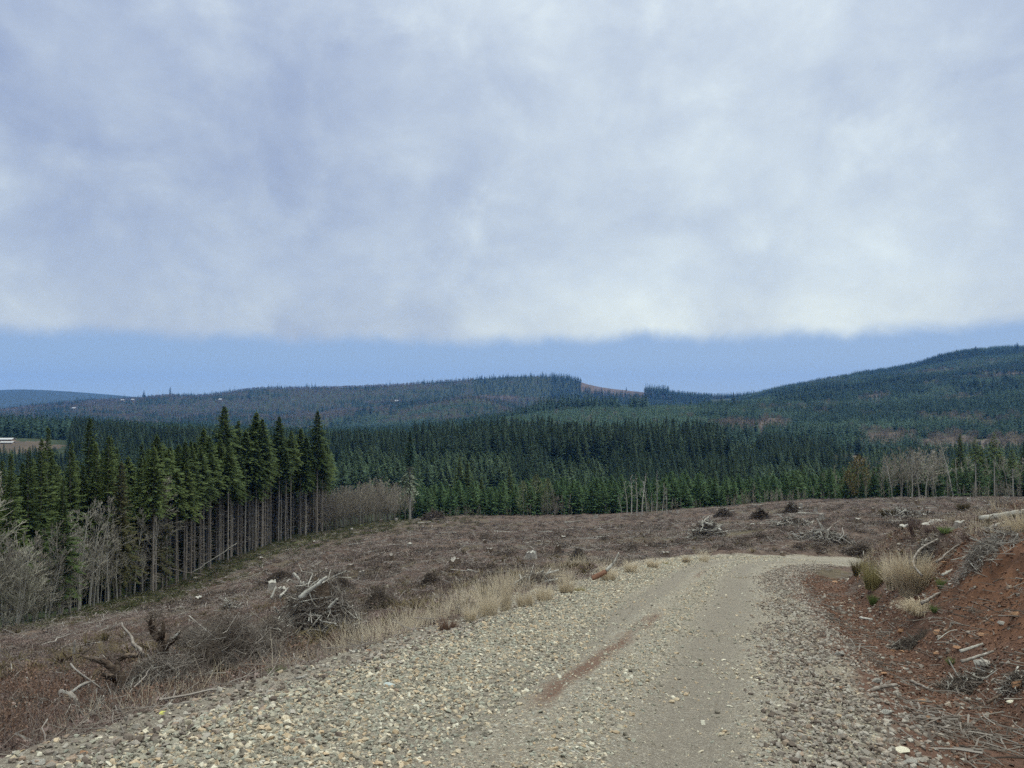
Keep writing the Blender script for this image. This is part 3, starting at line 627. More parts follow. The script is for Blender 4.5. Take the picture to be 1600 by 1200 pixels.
for i, (px, top, kd, back) in enumerate(FRONT):
    e = float(np.interp(px, [a for a, b in EDGE], [b for a, b in EDGE])); x, y, z = atD(px, e + back)
    _, s = ray(px, top); hh = EYE + s * y - z; used.append((x, y))
    v = {'f': FULL, 'r': FULL, 'R': FULL, 't': TALL}[kd][rr_.randrange(6)]
    if kd in 'rR':
        v = (v[0], ('crown', v[1][1].copy())); v[1][1].materials[0] = M['fir_rust'] if kd == 'r' else M['fir_rust']
    lb = lab_front.get(i) or ('tall green fir with a full crown in the left part of the left-hand stand' if kd == 'f' else 'tall fir with a long bare stem at the edge of the left-hand stand')
    wd = rr_.uniform(0.85, 1.1)
    tree('fir_tree', v, x, y, z - 0.1, rr_.uniform(0, 6.28), (hh / 25 * wd, hh / 25 * wd, hh / 25), lb, 'fir tree', 'firs of the left-hand stand')
cand = []
for gy in np.arange(50, 300, 3.1):
    for gx in np.arange(-260, -20, 3.1):
        x = gx + rg.uniform(-1.9, 1.9); y = gy + rg.uniform(-1.9, 1.9); px = pxof(x, y)
        if px < -420 or px > 512: continue
        e = float(edgeD(x, y))
        if px < 230 and y < e + 14 + (230 - px) * 0.04: continue
        if y < e + 1 or y > e + 85 - max(0, px - 400) * 0.4: continue
        if occupied(used, x, y, 1.6): continue
        if px < 235 and rg.random() < 0.3: continue
        cand.append((x, y, px, y - e))
cand.sort(key=lambda c: c[3])
front = [c for c in cand if c[3] < 42 and -60 < c[2]][:150]
fs_ = set(front); rest = [c for c in cand if c not in fs_]
def stand_h(x, y, px, back):
    # canopy height rises from the edge inwards, as the photograph's outline
    return float(np.interp(px, [-400, 0, 100, 200, 300, 400, 500], [19, 20, 23, 24, 24.5, 25, 24.5])) * rr_.uniform(0.84, 1.0)
for x, y, px, back in front:
    z = h1(x, y); hh = stand_h(x, y, px, back)
    v = (TALL if px > 235 + rr_.uniform(-20, 20) else FULL)[rr_.randrange(6)]
    tree('fir_tree', v, x, y, z - 0.1, rr_.uniform(0, 6.28), (hh / 25, hh / 25, hh / 25), 'fir crowded in the %s of the left-hand stand, %s' % ('left third' if px < 180 else ('middle' if px < 350 else 'right third'), 'close to its front edge' if back < 18 else 'behind the front rows'), 'fir tree', 'firs of the left-hand stand')
def joined(parts, name, mats):
    Vs, Fs, mi = [], [], []
    off = 0
    for k, (pn, me) in enumerate(parts):
        v = np.empty(len(me.vertices) * 3, np.float32); me.vertices.foreach_get('co', v); f = np.empty(len(me.loops), np.int32); me.loops.foreach_get('vertex_index', f)
        Vs.append(v.reshape(-1, 3)); Fs.append(f.reshape(-1, 4) + off); off += len(Vs[-1]); mi.append(np.full(len(Fs[-1]), k))
    return mesh_np(name, np.concatenate(Vs), np.concatenate(Fs), mats, False, mi=np.concatenate(mi))
allp = [joined(v, 'stand_fir', [M['bark_fir'], M['fir']]) for v in (TALL[:4] + FULL[:3])]
P = np.array([(x, y, h1(x, y) - 0.1) for x, y, px, b in rest]); n = len(P)
scatter('inner_stand_firs', allp, P, np.stack([np.zeros(n), np.zeros(n), rg.uniform(0, 6.28, n)], -1), np.array([stand_h(*c) / 25 for c in rest]), 'mass of firs deeper inside the left-hand stand', 'forest')

# --- valley forest: jittered rows of firs on the far side of the dip
V_ind, V_rest, Pl, Dc = [], [], [], []
for y0 in np.concatenate([np.arange(225, 700, 6.0)]):
    for x0 in np.arange(-0.95 * y0, 1.0 * y0, 6.0):
        x = x0 + rg.uniform(-4.6, 4.6); y = y0 + rg.uniform(-4.6, 4.6); px = pxof(x, y); e = float(edgeD(x, y))
        if y < e + 16: continue
        if px < 512 and y < e + 90: continue
        if 440 < px < 640 and y < 330: continue
        if px < 110 and 520 < y < 735: continue
        Pl.append((x, y, px, e))
Pl = np.array(Pl)
hn = fbm(Pl[:, 0] / 60, Pl[:, 1] / 60, 99, 3)
cl_ = clearing(Pl[:, 0], Pl[:, 1]); zz = H(Pl[:, 0], Pl[:, 1])
def valley_height(x, y, px, nz):
    """height of the stand growing here, and whether it is a younger, lighter one"""
    px = px + 22 * nz
    def pick(T_):
        for lim, h, l in T_:
            if px < lim: return h, l
        return T_[-1][1:]
    if y < 300: return pick([(1150, 6.0, 1), (1400, 7, 0), (9999, 9, 0)])
    if y < 372: return pick([(560, 12, 0), (790, 9.5, 1), (865, 16, 0), (950, 8, 1), (1185, 17.5, 0), (1300, 9, 1), (9999, 10, 0)])
    if y < 462: return pick([(480, 16, 0), (800, 19.5, 1), (865, 22, 0), (955, 14, 1), (1170, 20, 0), (1290, 12, 1), (9999, 12, 0)])
    if y < 600: return pick([(480, 22, 0), (640, 22, 0), (1135, 28.5, 0), (1190, 14, 0), (1335, 19, 0), (1420, 10, 1), (1500, 13, 0), (9999, 11, 1)])
    return pick([(640, 20, 0), (745, 17, 0), (1130, 10.5, 1), (1190, 11, 1), (1345, 18, 0), (1420, 9, 1), (9999, 10, 1)])
vals = []
for (x, y, px, e), nz, c, z in zip(Pl, hn, cl_, zz):
    if c > 0: 
        if px > 110 and rr_.random() < 0.6: Dc.append((x, y, z, rr_.uniform(6, 11)))
        continue
    if y < 330 and rr_.random() < 0.2: continue
    hv, lt = valley_height(x, y, px, nz)
    vals.append((x, y, z, hv * (1 + 0.25 * nz) * rr_.uniform(0.80, 1.08) * (0.5 if px < 110 and y < 530 else 1), px, lt))
vals.sort(key=lambda c: -c[3] / c[1])
cnt = 0
for x, y, z, hh, px, lt in vals:
    vv = VALG if lt else VALL
    if cnt < 110 and -30 < px < 1640 and 512 < px and y < 560 and not (1150 < px < 1600 and y < 300 and hh > 14):
        cnt += 1
        lb = '%s fir above the young valley plantation, %s' % ('tall dark' if hh > 20 else ('middling dark' if not lt else 'lighter green'), 'left of the mossy trees' if px < 810 else ('behind the bleached dead trees' if px < 1060 else 'right of the bleached dead trees')) if px < 1150 else 'dark fir behind the leafless trees at the right-hand field edge'
        tree('fir_tree', vv[rr_.randrange(6)], x, y, z - 0.2, rr_.uniform(0, 6.28), (hh / 28 * rr_.uniform(.9, 1.2), hh / 28 * rr_.uniform(.9, 1.2), hh / 28), lb, 'fir tree', 'firs of the valley wood' if px < 1150 else 'firs behind the right-hand field edge')
    else: V_rest.append((x, y, z - 0.2, hh / 28, lt))
V_all = np.array(V_rest)
for lt, vv, nm, lb in ((0, VALL, 'valley_forest', 'dense dark fir forest filling the valley'), (1, VALG, 'young_valley_forest', 'lighter green younger fir woods between the dark valley stands')):
    V_rest = V_all[V_all[:, 4] == lt]; n = len(V_rest); wf = 1.0 if lt == 0 else 1.45
    scatter(nm, [v[0][1] for v in vv], V_rest[:, :3], np.stack([np.zeros(n), np.zeros(n), rg.uniform(0, 6.28, n)], -1), np.stack([V_rest[:, 3] * wf * rg.uniform(.9, 1.3, n), V_rest[:, 3] * wf * rg.uniform(.9, 1.3, n), V_rest[:, 3]], -1), lb, 'forest')

# --- far slopes
def lowcon(seed, h, rad, nb=26, ns=3, m=None, name='far_fir'):
    return conifer_crown(seed, h, 0.08, rad, nb, ns, spray=rad * 0.9, droop=0.2, elow=-5, ehigh=25, low_taper=8)
FARFIR = [mk('far_fir', lowcon(300 + i, 24, 4.2 + 0.4 * i, 30, 4), M['far_fir']) for i in range(4)]
def cluster(seed, nt_, rr, hmin, hmax, m, rad=0.22):
    g = np.random.default_rng(seed); parts = []
    for k in range(nt_):
        a = g.uniform(0, 6.28); r = rr * math.sqrt(g.random()); h = g.uniform(hmin, hmax)
        v, f = lowcon(seed * 50 + k, h, h * rad, 16, 3); v = v + np.array([r * math.cos(a), r * math.sin(a), -0.8]); parts.append((v, f))
    return mk('plantation', joinq(*parts), m)
PLANT = [cluster(400 + i, 11, 10.5, 8, 12.5, M['far_plant']) for i in range(5)]
def puff(seed, h, r):
    g = np.random.default_rng(seed); n = 260
    d = g.normal(size=(n, 3)); d /= np.linalg.norm(d, axis=1, keepdims=True); rad = g.uniform(0.35, 1.0, (n, 1)) ** 0.6
    P = d * rad * np.array([r, r, h * 0.42]) + np.array([0, 0, h * 0.56]); up = np.stack([d[:, 0] * 0.6, d[:, 1] * 0.6, np.full(n, 0.9)], -1); up /= np.linalg.norm(up, axis=1, keepdims=True)
    sd2 = np.cross(up, g.normal(size=(n, 3))); sd2 /= np.linalg.norm(sd2, axis=1, keepdims=True); l = g.uniform(0.9, 1.8, (n, 1)); w_ = l * 0.24
    V = np.stack([P, P + up * l * 0.5 + sd2 * w_, P + up * l, P + up * l * 0.5 - sd2 * w_], 1).reshape(-1, 3)
    return joinq((V, np.arange(4 * n).reshape(-1, 4)), prisms([[0, 0, -1, 0, 0, h * 0.7, 0.3, 0.1]], 4))
PUFF = [mk('bare_crown', puff(500 + i, 15, 5.0 + i * 0.6), M['far_decid']) for i in range(3)]
ff, fp, fp2, fd = [], [], [], []
def add_far(y0, y1, pxa, pxb, step, chooser):
    y = y0
    while y < y1:
        xs = np.arange((pxa - 800) / 1200 * y, (pxb - 800) / 1200 * y, step); n = len(xs)
        X = xs + rg.uniform(-step * .5, step * .5, n); Yv = y + rg.uniform(-step * .5, step * .5, n)
        Zv = H(X, Yv); C = clearing(X, Yv); PX = pxof(X, Yv); nA = fbm(X / 170, Yv / 170, 120, 3); nB = fbm(X / 60, Yv / 60, 130, 3)
        for i in range(n): chooser(X[i], Yv[i], Zv[i], PX[i], C[i], nA[i], nB[i])
        y += step * (0.9 + y / 6000)
def ch_main(x, y, z, px, c, a, b):            # long hill: mixed wood; to the right dark fir wall and a clear cut ridge
    if 908 < px < 1016 and y > 3560:
        if rr_.random() < 0.004: ff.append((x, y, z, 0.5))
        return
    wall = px > 740 and y > 3200
    if (a * 0.5 + b * 0.8 + (0.32 if px > 560 and y < 3000 else 0) + (0.6 if wall else 0) + (0.12 if y > 3600 else 0)) > 0.14: ff.append((x, y, z - 1, rr_.uniform(0.9, 1.2) if wall and px > 860 else (rr_.uniform(0.95, 1.25) if rr_.random() < 0.08 else rr_.uniform(0.5, 0.82))))
    elif rr_.random() < 0.95: fd.append((x, y, z - 1, rr_.uniform(0.55, 0.95)))
add_far(2350, 3860, -60, 1110, 15.5, ch_main)
add_far(3500, 3830, 1010, 1180, 14, lambda x, y, z, px, c, a, b: (ff if rr_.random() < 0.8 else fd).append((x, y, z - 1, rr_.uniform(0.9, 1.6) * (1.3 if px < 1045 else 0.75))))
def ch_mid(x, y, z, px, c, a, b):             # near shoulder behind the valley wood
    if c > 0:
        if rr_.random() < 0.8: fd.append((x, y, z - 1, rr_.uniform(0.35, 0.7)))
        return
    clump = (1390 < y < 1475 and (830 < px < 968 or 985 < px < 1012))
    if px < 775 or clump or a > 0.33: ff.append((x, y, z - 1, rr_.uniform(0.75, 1.1) * (1.15 if clump else 0.85)))
    elif rr_.random() < 0.04: fd.append((x, y, z - 1, rr_.uniform(0.5, 0.8)))
    elif rr_.random() < 0.42: fp.append((x, y, z, rr_.uniform(0.8, 1.05)))
add_far(700, 1480, -60, 1180, 9.0, ch_mid)
add_far(1500, 2350, -60, 1120, 17, lambda x, y, z, px, c, a, b: ff.append((x, y, z - 1, rr_.uniform(0.7, 1.0))) if (b > 0.05 and px < 560) or b > 0.3 else (fp.append((x, y, z, rr_.uniform(0.8, 1.1))) if px > 520 and a > -0.25 else fd.append((x, y, z - 1, rr_.uniform(0.5, 0.9)))))
def ch_right(x, y, z, px, c, a, b):
    if c > 0 or (a < -0.26 and b > 0.02):
        if rr_.random() < 0.75: fd.append((x, y, z - 1, rr_.uniform(0.45, 0.8)))
        return
    if a > 0.27 + (0.2 if y > 2000 else 0): 
        for q in range(3): 
            x2 = x + rr_.uniform(-8, 8); y2 = y + rr_.uniform(-8, 8); ff.append((x2, y2, z - 1, rr_.uniform(0.6, 0.95)))
    else: (fp2 if fbm(np.array([x / 380]), np.array([y / 130]), 135, 3)[0] + 0.3 * b > 0.10 else fp).append((x, y, z, rr_.uniform(0.8, 1.15)))
add_far(690, 3080, 1100, 1760, 15.5, ch_right)
PLD = [cluster(450 + i, 12, 10.5, 10, 16, M['far_plant_dark']) for i in range(3)]
for L, pr, nm, lb in ((fp2, PLD, 'dark_hillside_plantation', 'darker older conifer blocks banding the right-hand hill'), (ff, FARFIR, 'far_fir_forest', 'dark fir woods covering the distant hills'), (fp, PLANT, 'hillside_plantation', 'even green conifer plantation on the right-hand hill'), (fd, PUFF, 'far_bare_woodland', 'grey brown leafless woodland on the distant hills')):
    A = np.array(L); n = len(A)
    scatter(nm, pr, A[:, :3], np.stack([np.zeros(n), np.zeros(n), rg.uniform(0, 6.28, n)], -1), A[:, 3], lb, 'forest')
print('far counts', len(ff), len(fp), len(fd), 'rest', len(V_rest), 'cand', len(cand))

# --- young firs of the plantation edge
yi = 0; YR = []
for row in range(9):
    for px in np.arange(636, 1660, 19):
        p = px + rg.uniform(-8, 8); e = float(np.interp(p, [a for a, b in EDGE], [b for a, b in EDGE])) + 3 + row * 4.2 + rg.uniform(-1.6, 1.6)
        if 1395 < p < 1465 and row < 2: continue
        x, y, z = atD(p, e); hh = (8.2 if p < 1100 else 6.6) * rg.uniform(0.65, 1.2) * (1 + row * 0.03)
        if row < 2 and rg.random() < 0.8:
            lb = 'young bright green fir in the front of the planted row beyond the clear cut' if p < 1010 else 'young green fir in the hedge-like row behind the right part of the clear cut'
            tree('young_fir', YOUNG[yi % 5], x, y, z - 0.05, rg.uniform(0, 6.28), (hh / 7 * rg.uniform(.85, 1.25),) * 2 + (hh / 7,), lb, 'young fir', 'young firs beyond the clear cut' if p < 1010 else 'young firs beyond the right-hand field edge'); yi += 1
        else: YR.append((x, y, z - 0.05, hh / 7))
YR = np.array(YR); n = len(YR)
yj = [joined(v, 'young_fir', [M['bark_fir'], M['young']]) for v in YOUNG]
scatter('young_plantation', yj, YR[:, :3], np.stack([np.zeros(n), np.zeros(n), rg.uniform(0, 6.28, n)], -1), YR[:, 3], 'mass of young firs planted behind the front row', 'plantation')

# --- leafless trees
def place_bare(v, h0, px, base, top, label, group=None, name='bare_tree', cat='bare tree', D=None, wide=1.0, lean=(0, 0)):
    if D: x, y, z = atD(px, D)
    else: x, y, z = hit(px, base)
    _, s = ray(px, top); hh = max(1.0, EYE + s * y - z)
    return tree(name, v, x, y, z - 0.05, rr_.uniform(0, 6.28), (hh / h0 * wide, hh / h0 * wide, hh / h0), label, cat, group, lean)
for px, base, top, lb in ((14, 0, 832, 'pale lichen-grey bush tree at the left edge of the clear cut'), (46, 0, 822, 'rounded pale grey bush tree, the fullest at the left edge'), (76, 0, 848, 'low pale grey bush tree right of the fullest one'),
    (-30, 0, 815, None), (-75, 0, 830, None), (30, 1, 850, 'small grey bush tree in front of the rounded pale one'), (60, 1, 870, None), (95, 0, 868, None)):
    e = float(np.interp(px, [a for a, b in EDGE], [b for a, b in EDGE]))
    place_bare(BUSHY[rr_.randrange(3)], 9.0, px, 0, top, lb or 'grey leafless bush tree among the thicket left of the field', 'bush trees at the left edge', D=e + (2 if base else 6) + rr_.uniform(-2, 2), wide=1.15)
AL = [(2, 716, 3, 'large bare crown at the far left edge against the dark firs'), (112, 800, 3, 'slim pale alder at the left of the alder group'), (128, 786, 6, None), (143, 790, 4, None), (156, 778, 9, 'tallest alder of the group left of the brown cedar'),
      (172, 812, 3, None), (98, 822, 4, None), (212, 800, 4, 'medium bare alder left of the tall forked one, dark firs behind'), (238, 746, 3, 'tall bare alder with upswept limbs in front of the left-hand stand'), (186, 850, 2, 'small bare alder between the two bigger ones'), (125, 840, 1, None), (150, 850, 0, None), (-40, 760, 12, None), (225, 860, 2, None)]
for i, (px, top, bk, lb) in enumerate(AL):
    e = float(np.interp(px, [a for a, b in EDGE], [b for a, b in EDGE]))
    place_bare(ALDER[i % 4], 13.0, px, 0, top, lb or 'slim pale alder in the thicket before the dark firs', 'alders in front of the left-hand stand', D=e + bk, wide=1.15)
# thin sapling thicket between the stand and the lone tree
n_s = 0; SR = []
for k in range(900):
    px = rr_.uniform(372, 650); e = float(np.interp(px, [a for a, b in EDGE], [b for a, b in EDGE])); bk = rr_.uniform(1, 34) + (22 if px < 510 else 0)
    x, y, z = atD(px, e + bk); hh = float(np.interp(px, [372, 470, 560, 590, 650], [10, 10, 10.5, 11, 8.5])) * rr_.uniform(0.7, 1.1)
    if n_s < 80 and px > 470:
        n_s += 1; tree('sapling', SAPL[k % 4], x, y, z, rr_.uniform(0, 6.28), (hh / 9,) * 3, 'thin grey sapling in the leafless thicket left of the lone tall tree', 'sapling', 'saplings of the grey thicket')
    else: SR.append((x, y, z, hh / 9))
for px0, px1, bk0, bk1, h0, h1_, cnt_ in ((1380, 1475, 4, 22, 8, 12, 70), (1300, 1380, 8, 30, 5, 9, 16), (1150, 1190, 2, 8, 3.5, 5, 8), (1560, 1640, 3, 20, 6, 9, 16), (1480, 1560, 6, 20, 6, 9, 10), (820, 890, 1, 6, 3, 7, 12), (60, 230, 3, 16, 5, 10, 46), (-120, 60, 6, 20, 6, 9, 30)):
    for k in range(cnt_):
        px = rr_.uniform(px0, px1); e = float(np.interp(px, [a for a, b in EDGE], [b for a, b in EDGE])); x, y, z = atD(px, e + rr_.uniform(bk0, bk1))
        SR.append((x, y, z, rr_.uniform(h0, h1_) / 9))
for k in range(300):
    px = rr_.choice([rr_.uniform(640, 1600), rr_.gauss(705, 30), rr_.gauss(1020, 18), rr_.gauss(1175, 25), rr_.gauss(1225, 20), rr_.gauss(1545, 40)]); e = float(np.interp(px, [a for a, b in EDGE], [b for a, b in EDGE])); x, y, z = atD(px, e + rr_.uniform(-5, 3))
    SR.append((x, y, z - 0.2, rr_.uniform(1.2, 3.8) / 9))
SR = np.array(SR); n = len(SR); sj = [joined(v, 'sapling', [M['twig'], M['twig_red']]) for v in SAPL]
scatter('sapling_thicket', sj, SR[:, :3], np.stack([np.zeros(n), np.zeros(n), rg.uniform(0, 6.28, n)], -1), SR[:, 3], 'thicket of thin grey leafless saplings', 'thicket')
# right-hand alders and singles
for i, (px, top, bk, lb) in enumerate([(1392, 712, 4, 'bare alder at the left of the group on the right-hand field edge'), (1408, 722, 8, None), (1424, 705, 6, 'rounded bare alder in the middle of the right-hand group'), (1436, 700, 9, None), (1446, 704, 5, 'broad bare alder just left of the white birch'), (1458, 712, 10, None), (1462, 735, 2, None), (1575, 712, 3, 'bare tree with a pale straight stem near the right border'), (1590, 715, 9, None), (1376, 745, 3, None), (1352, 735, 6, None), (1504, 712, 7, None)]):
    e = float(np.interp(px, [a for a, b in EDGE], [b for a, b in EDGE]))
    place_bare(ALDER[i % 4], 13.0, px, 0, top, lb or 'slim leafless alder on the right-hand field edge', 'alders on the right-hand field edge', D=e + bk, wide=1.6)
place_bare(ALDER[1], 13, 1286, 780, 738, 'small spreading bare tree left of the rust coloured tree')
place_bare(SAPL[2], 9, 1178, 788, 752, 'single small bare tree before the young firs right of the dead trees')
place_bare(BUSHY[0], 9, 868, 807, 762, 'pale forked bare tree in front of the young firs')
place_bare(BUSHY[1], 9, 882, 804, 770, 'low twiggy bare tree beside the pale forked one')
for i, (px, base, top, lb) in enumerate([(972, 803, 772, 'short leaning dead stem at the left of the bleached group'), (980, 805, 752, 'bleached dead tree second from the left of its group'), (987, 804, 742, 'bleached dead tree with a broken crown, left of the middle pair'),
    (995, 806, 740, 'tallest branching dead tree in the bleached group'), (1003, 806, 738, 'bleached dead tree right of the tallest branching one'), (1011, 801, 756, 'thin dead tree in the right half of the bleached group'), (1018, 800, 770, 'short dead tree behind the bleached group'),
    (1026, 802, 733, 'very thin straight dead pole rising above the bleached group'), (1035, 801, 752, 'forked dead tree near the right end of the bleached group'), (1042, 803, 762, 'last dead stem at the right end of the bleached group')]):
    place_bare(DEADT[i % 4], 15, px, base, top, lb, 'bleached dead trees at the field edge', 'dead_tree', 'dead tree', wide=1.45 if i != 7 else 0.8, lean=(0, R([-9, -4, 2, -2, 3, 6, -5, 0, -8, -2][i])))
BIR = [bparts(290 + i, 13.0, 0.17, M['wood_pale'], M['twig'], spread=0.2, nlimb=18, depth=4, tw=0.014, start=0.35, upr=1.5) for i in range(2)]
for i, (px, top, ln, lb) in enumerate([(1489, 684, -7, 'white-stemmed birch leaning slightly left, tallest on the right-hand edge'), (1480, 735, -10, 'thin white birch stem left of the tallest birch'), (1496, 715, 4, 'white birch stem just right of the tallest birch'), (1474, 760, -6, 'broken pale birch pole left of the birches')]):
    e = float(np.interp(px, [a for a, b in EDGE], [b for a, b in EDGE])); place_bare(BIR[i % 2], 13, px, 0, top, lb, 'white birches on the right-hand edge', 'birch', 'birch', D=e + 1, wide=1.1, lean=(0, R(ln)))
# sparse firs on the right-hand edge, with pale bare stems
SPARSE = []
for i in range(3):
    SPARSE.append((('trunk', mk('trunk', trunk_mesh(i + 310, 16, 0.14, dead_from=0.25, dead_to=0.7, ndead=26, dlen=1.2), M['bark_pale'])),
                   ('crown', mk('crown', conifer_crown(i + 320, 16, 0.62, 2.0, 60, 9, 0.7, 0.35, low_taper=4), M['fir']))))
for i, (px, top, lb) in enumerate([(1524, 682, 'sparse fir with a pale bare stem right of the birches'), (1553, 676, 'tall sparse fir with tufted crown and pale stem'), (1582, 700, 'thin fir with a bare white stem near the right border'), (1534, 700, None), (1562, 705, None), (1500, 678, None), (1600, 690, None)]):
    e = float(np.interp(px, [a for a, b in EDGE], [b for a, b in EDGE]))
    place_bare(SPARSE[i % 3] if lb else FULL[i % 6], 16.0 if lb else 25.0, px, 0, top, lb or 'dark green fir behind the sparse pale-stemmed firs', 'firs on the right-hand field edge', 'fir_tree', 'fir tree', D=e + (1 if lb else 22), wide=1.3)
# rust coloured tree
rv = (('trunk', ALDER[0][0][1]), ('branches', ALDER[0][1][1]), ('crown', mk('crown', puff(611, 9, 3.0), varmat('rusty_leaves', [(0.0, (0.06, 0.055, 0.022)), (0.5, (0.12, 0.098, 0.04)), (1.0, (0.20, 0.145, 0.065))], 0.8, 0.7))))
def ell(seed, h, r, n, ls, z0=0.15, sq=0.9):
    g = np.random.default_rng(seed); z = g.uniform(z0, 1, n); a = g.uniform(0, 6.28, n); pr = np.sin(np.clip((z - z0) / (1 - z0), 0, 1) ** 0.7 * math.pi) ** 0.6
    rad = r * pr * g.uniform(0.2, 1.0, n) ** 0.5 * (1 + 0.3 * np.sin(a * 3 + z * 9)); P = np.stack([np.cos(a) * rad, np.sin(a) * rad, z * h], -1)
    up = g.normal(size=(n, 3)) + np.array([0, 0, 0.5]); up /= np.linalg.norm(up, axis=1, keepdims=True); sd2 = np.cross(up, g.normal(size=(n, 3))); sd2 /= np.linalg.norm(sd2, axis=1, keepdims=True)
    l = g.uniform(ls * 0.6, ls * 1.4, (n, 1)); V = np.stack([P, P + up * l * .5 + sd2 * l * .3, P + up * l, P + up * l * .5 - sd2 * l * .3], 1).reshape(-1, 3)
    return V, np.arange(4 * n).reshape(-1, 4)
M['rust_leaf'] = rv[2][1].materials[0]
rust = (('trunk', mk('trunk', trunk_mesh(612, 9, 0.13, ndead=20, dead_from=0.1, dead_to=0.9, dlen=2.0), M['bark_fir'])), ('crown', mk('crown', ell(613, 9, 2.3, 1500, 0.34, 0.06), M['rust_leaf'])))
place_bare(rust, 9.0, 1341, 778, 712, 'rust and gold crowned tree among the green firs at the field edge', None, 'cedar_tree', 'tree', wide=1.1, D=182)
place_bare(rust, 9.0, 1325, 778, 735, 'smaller olive brown tree touching the rust coloured one', None, 'cedar_tree', 'tree', wide=1.0, D=186)
lic = (('trunk', mk('trunk', trunk_mesh(620, 10, 0.14, ndead=20, dead_from=0.1, dead_to=0.9, dlen=1.6), M['bark_pale'])), ('crown', mk('crown', ell(621, 10, 2.0, 900, 0.36, 0.12), M['mossy'])))
for px, top, D, lb in ((818, 752, 209, 'olive mossy tree left of the lichen covered one in the young firs'), (838, 742, 212, 'pale lichen covered tree above the young firs'), (856, 748, 210, 'olive lichen covered tree beside the pale forked tree'), (1148, 764, 200, 'low olive tree in the young firs right of the dead trees')):
    place_bare(lic, 10.0, px, 0, top, lb, None, 'mossy_tree', 'tree', D=D, wide=1.1)
for i, (px, top, lb) in enumerate([(718, 712, 'pointed dark fir standing out of the young firs right of the lone tall tree'), (730, 718, 'lichen greyed fir beside the pointed dark one'), (796, 730, 'small pointed fir standing out above the young firs in the middle'), (752, 745, None), (896, 748, 'small pointed fir right of the pale forked tree'), (1075, 742, 'small pointed fir right of the dead trees'), (1118, 740, None), (1225, 730, None), (1252, 722, None)]):
    place_bare(FULL[i % 6], 25.0, px, 0, top, lb or 'pointed dark fir standing out of the young plantation', 'firs standing out of the plantation', 'fir_tree', 'fir tree', D=236, wide=1.35)

# --- single trees breaking the skyline of the hills
for px, D, top, lb in ((1474, 2850, 551, 'single fir standing on the upper slope line of the right-hand hill'), (1527, 2900, 540, 'bushy tree alone on the crest of the right-hand hill'), (1592, 2900, 535, 'clump-like fir at the highest point of the right-hand hill'), (1250, 3000, 595, 'small lone tree on the left shoulder of the right-hand hill'), (1282, 3000, 590, 'second small lone tree on the left shoulder of the right-hand hill'),
                       (979, 3700, 604, 'lone tree on the bare clear cut ridge in the middle'), (1147, 1500, 612, 'pointed fir standing above the notch between the hills'), (1128, 1500, 617, 'smaller fir left of the pointed one above the notch'), (265, 3800, 604, 'tall fir breaking the skyline of the long hill at the left'), (224, 3800, 609, 'fir on the skyline near the two tiny houses')):
    x, y, z = atD(px, D); _, s_ = ray(px, top); hh = max(14, EYE + s_ * y - z); v = VALL[rr_.randrange(6)]
    tree('fir_tree', v, x, y, z - 0.5, rr_.uniform(0, 6), (hh / 28 * (2.0 if px in (1527, 1592) else 1.2),) * 2 + (hh / 28,), lb, 'fir tree')

# --- the lone tall tree: bleached stem, small dark top, lichen boughs
def lone_tree():
    x, y, z = atD(641, 201); _, s = ray(641, 671); h = EYE + s * y - z
    root = link('lone_tree', None, None, (x, y, z)); tag(root, 'lone tall tree with a bleached bare stem and a small dark top', 'tree')
    link('trunk', mk('trunk', trunk_mesh(640, h, 0.30, dead_from=0.3, dead_to=0.9, ndead=70, dlen=1.7, sides=9), M['wood_pale'], True), root)
    link('crown', mk('crown', conifer_crown(641, h, 0.62, 1.9, 150, 11, 0.8, 0.5, low_taper=2, elow=-20), M['far_plant_dark']), root)
    V, F = conifer_crown(642, h * 0.74, 0.42, 3.0, 100, 12, 0.9, 0.6, elow=-25, ehigh=0, low_taper=2, ragged=0.5); V[:, 0] -= 0.4
    link('lichen_boughs', mk('lichen_boughs', (V, F), M['lichen']), root)
lone_tree()

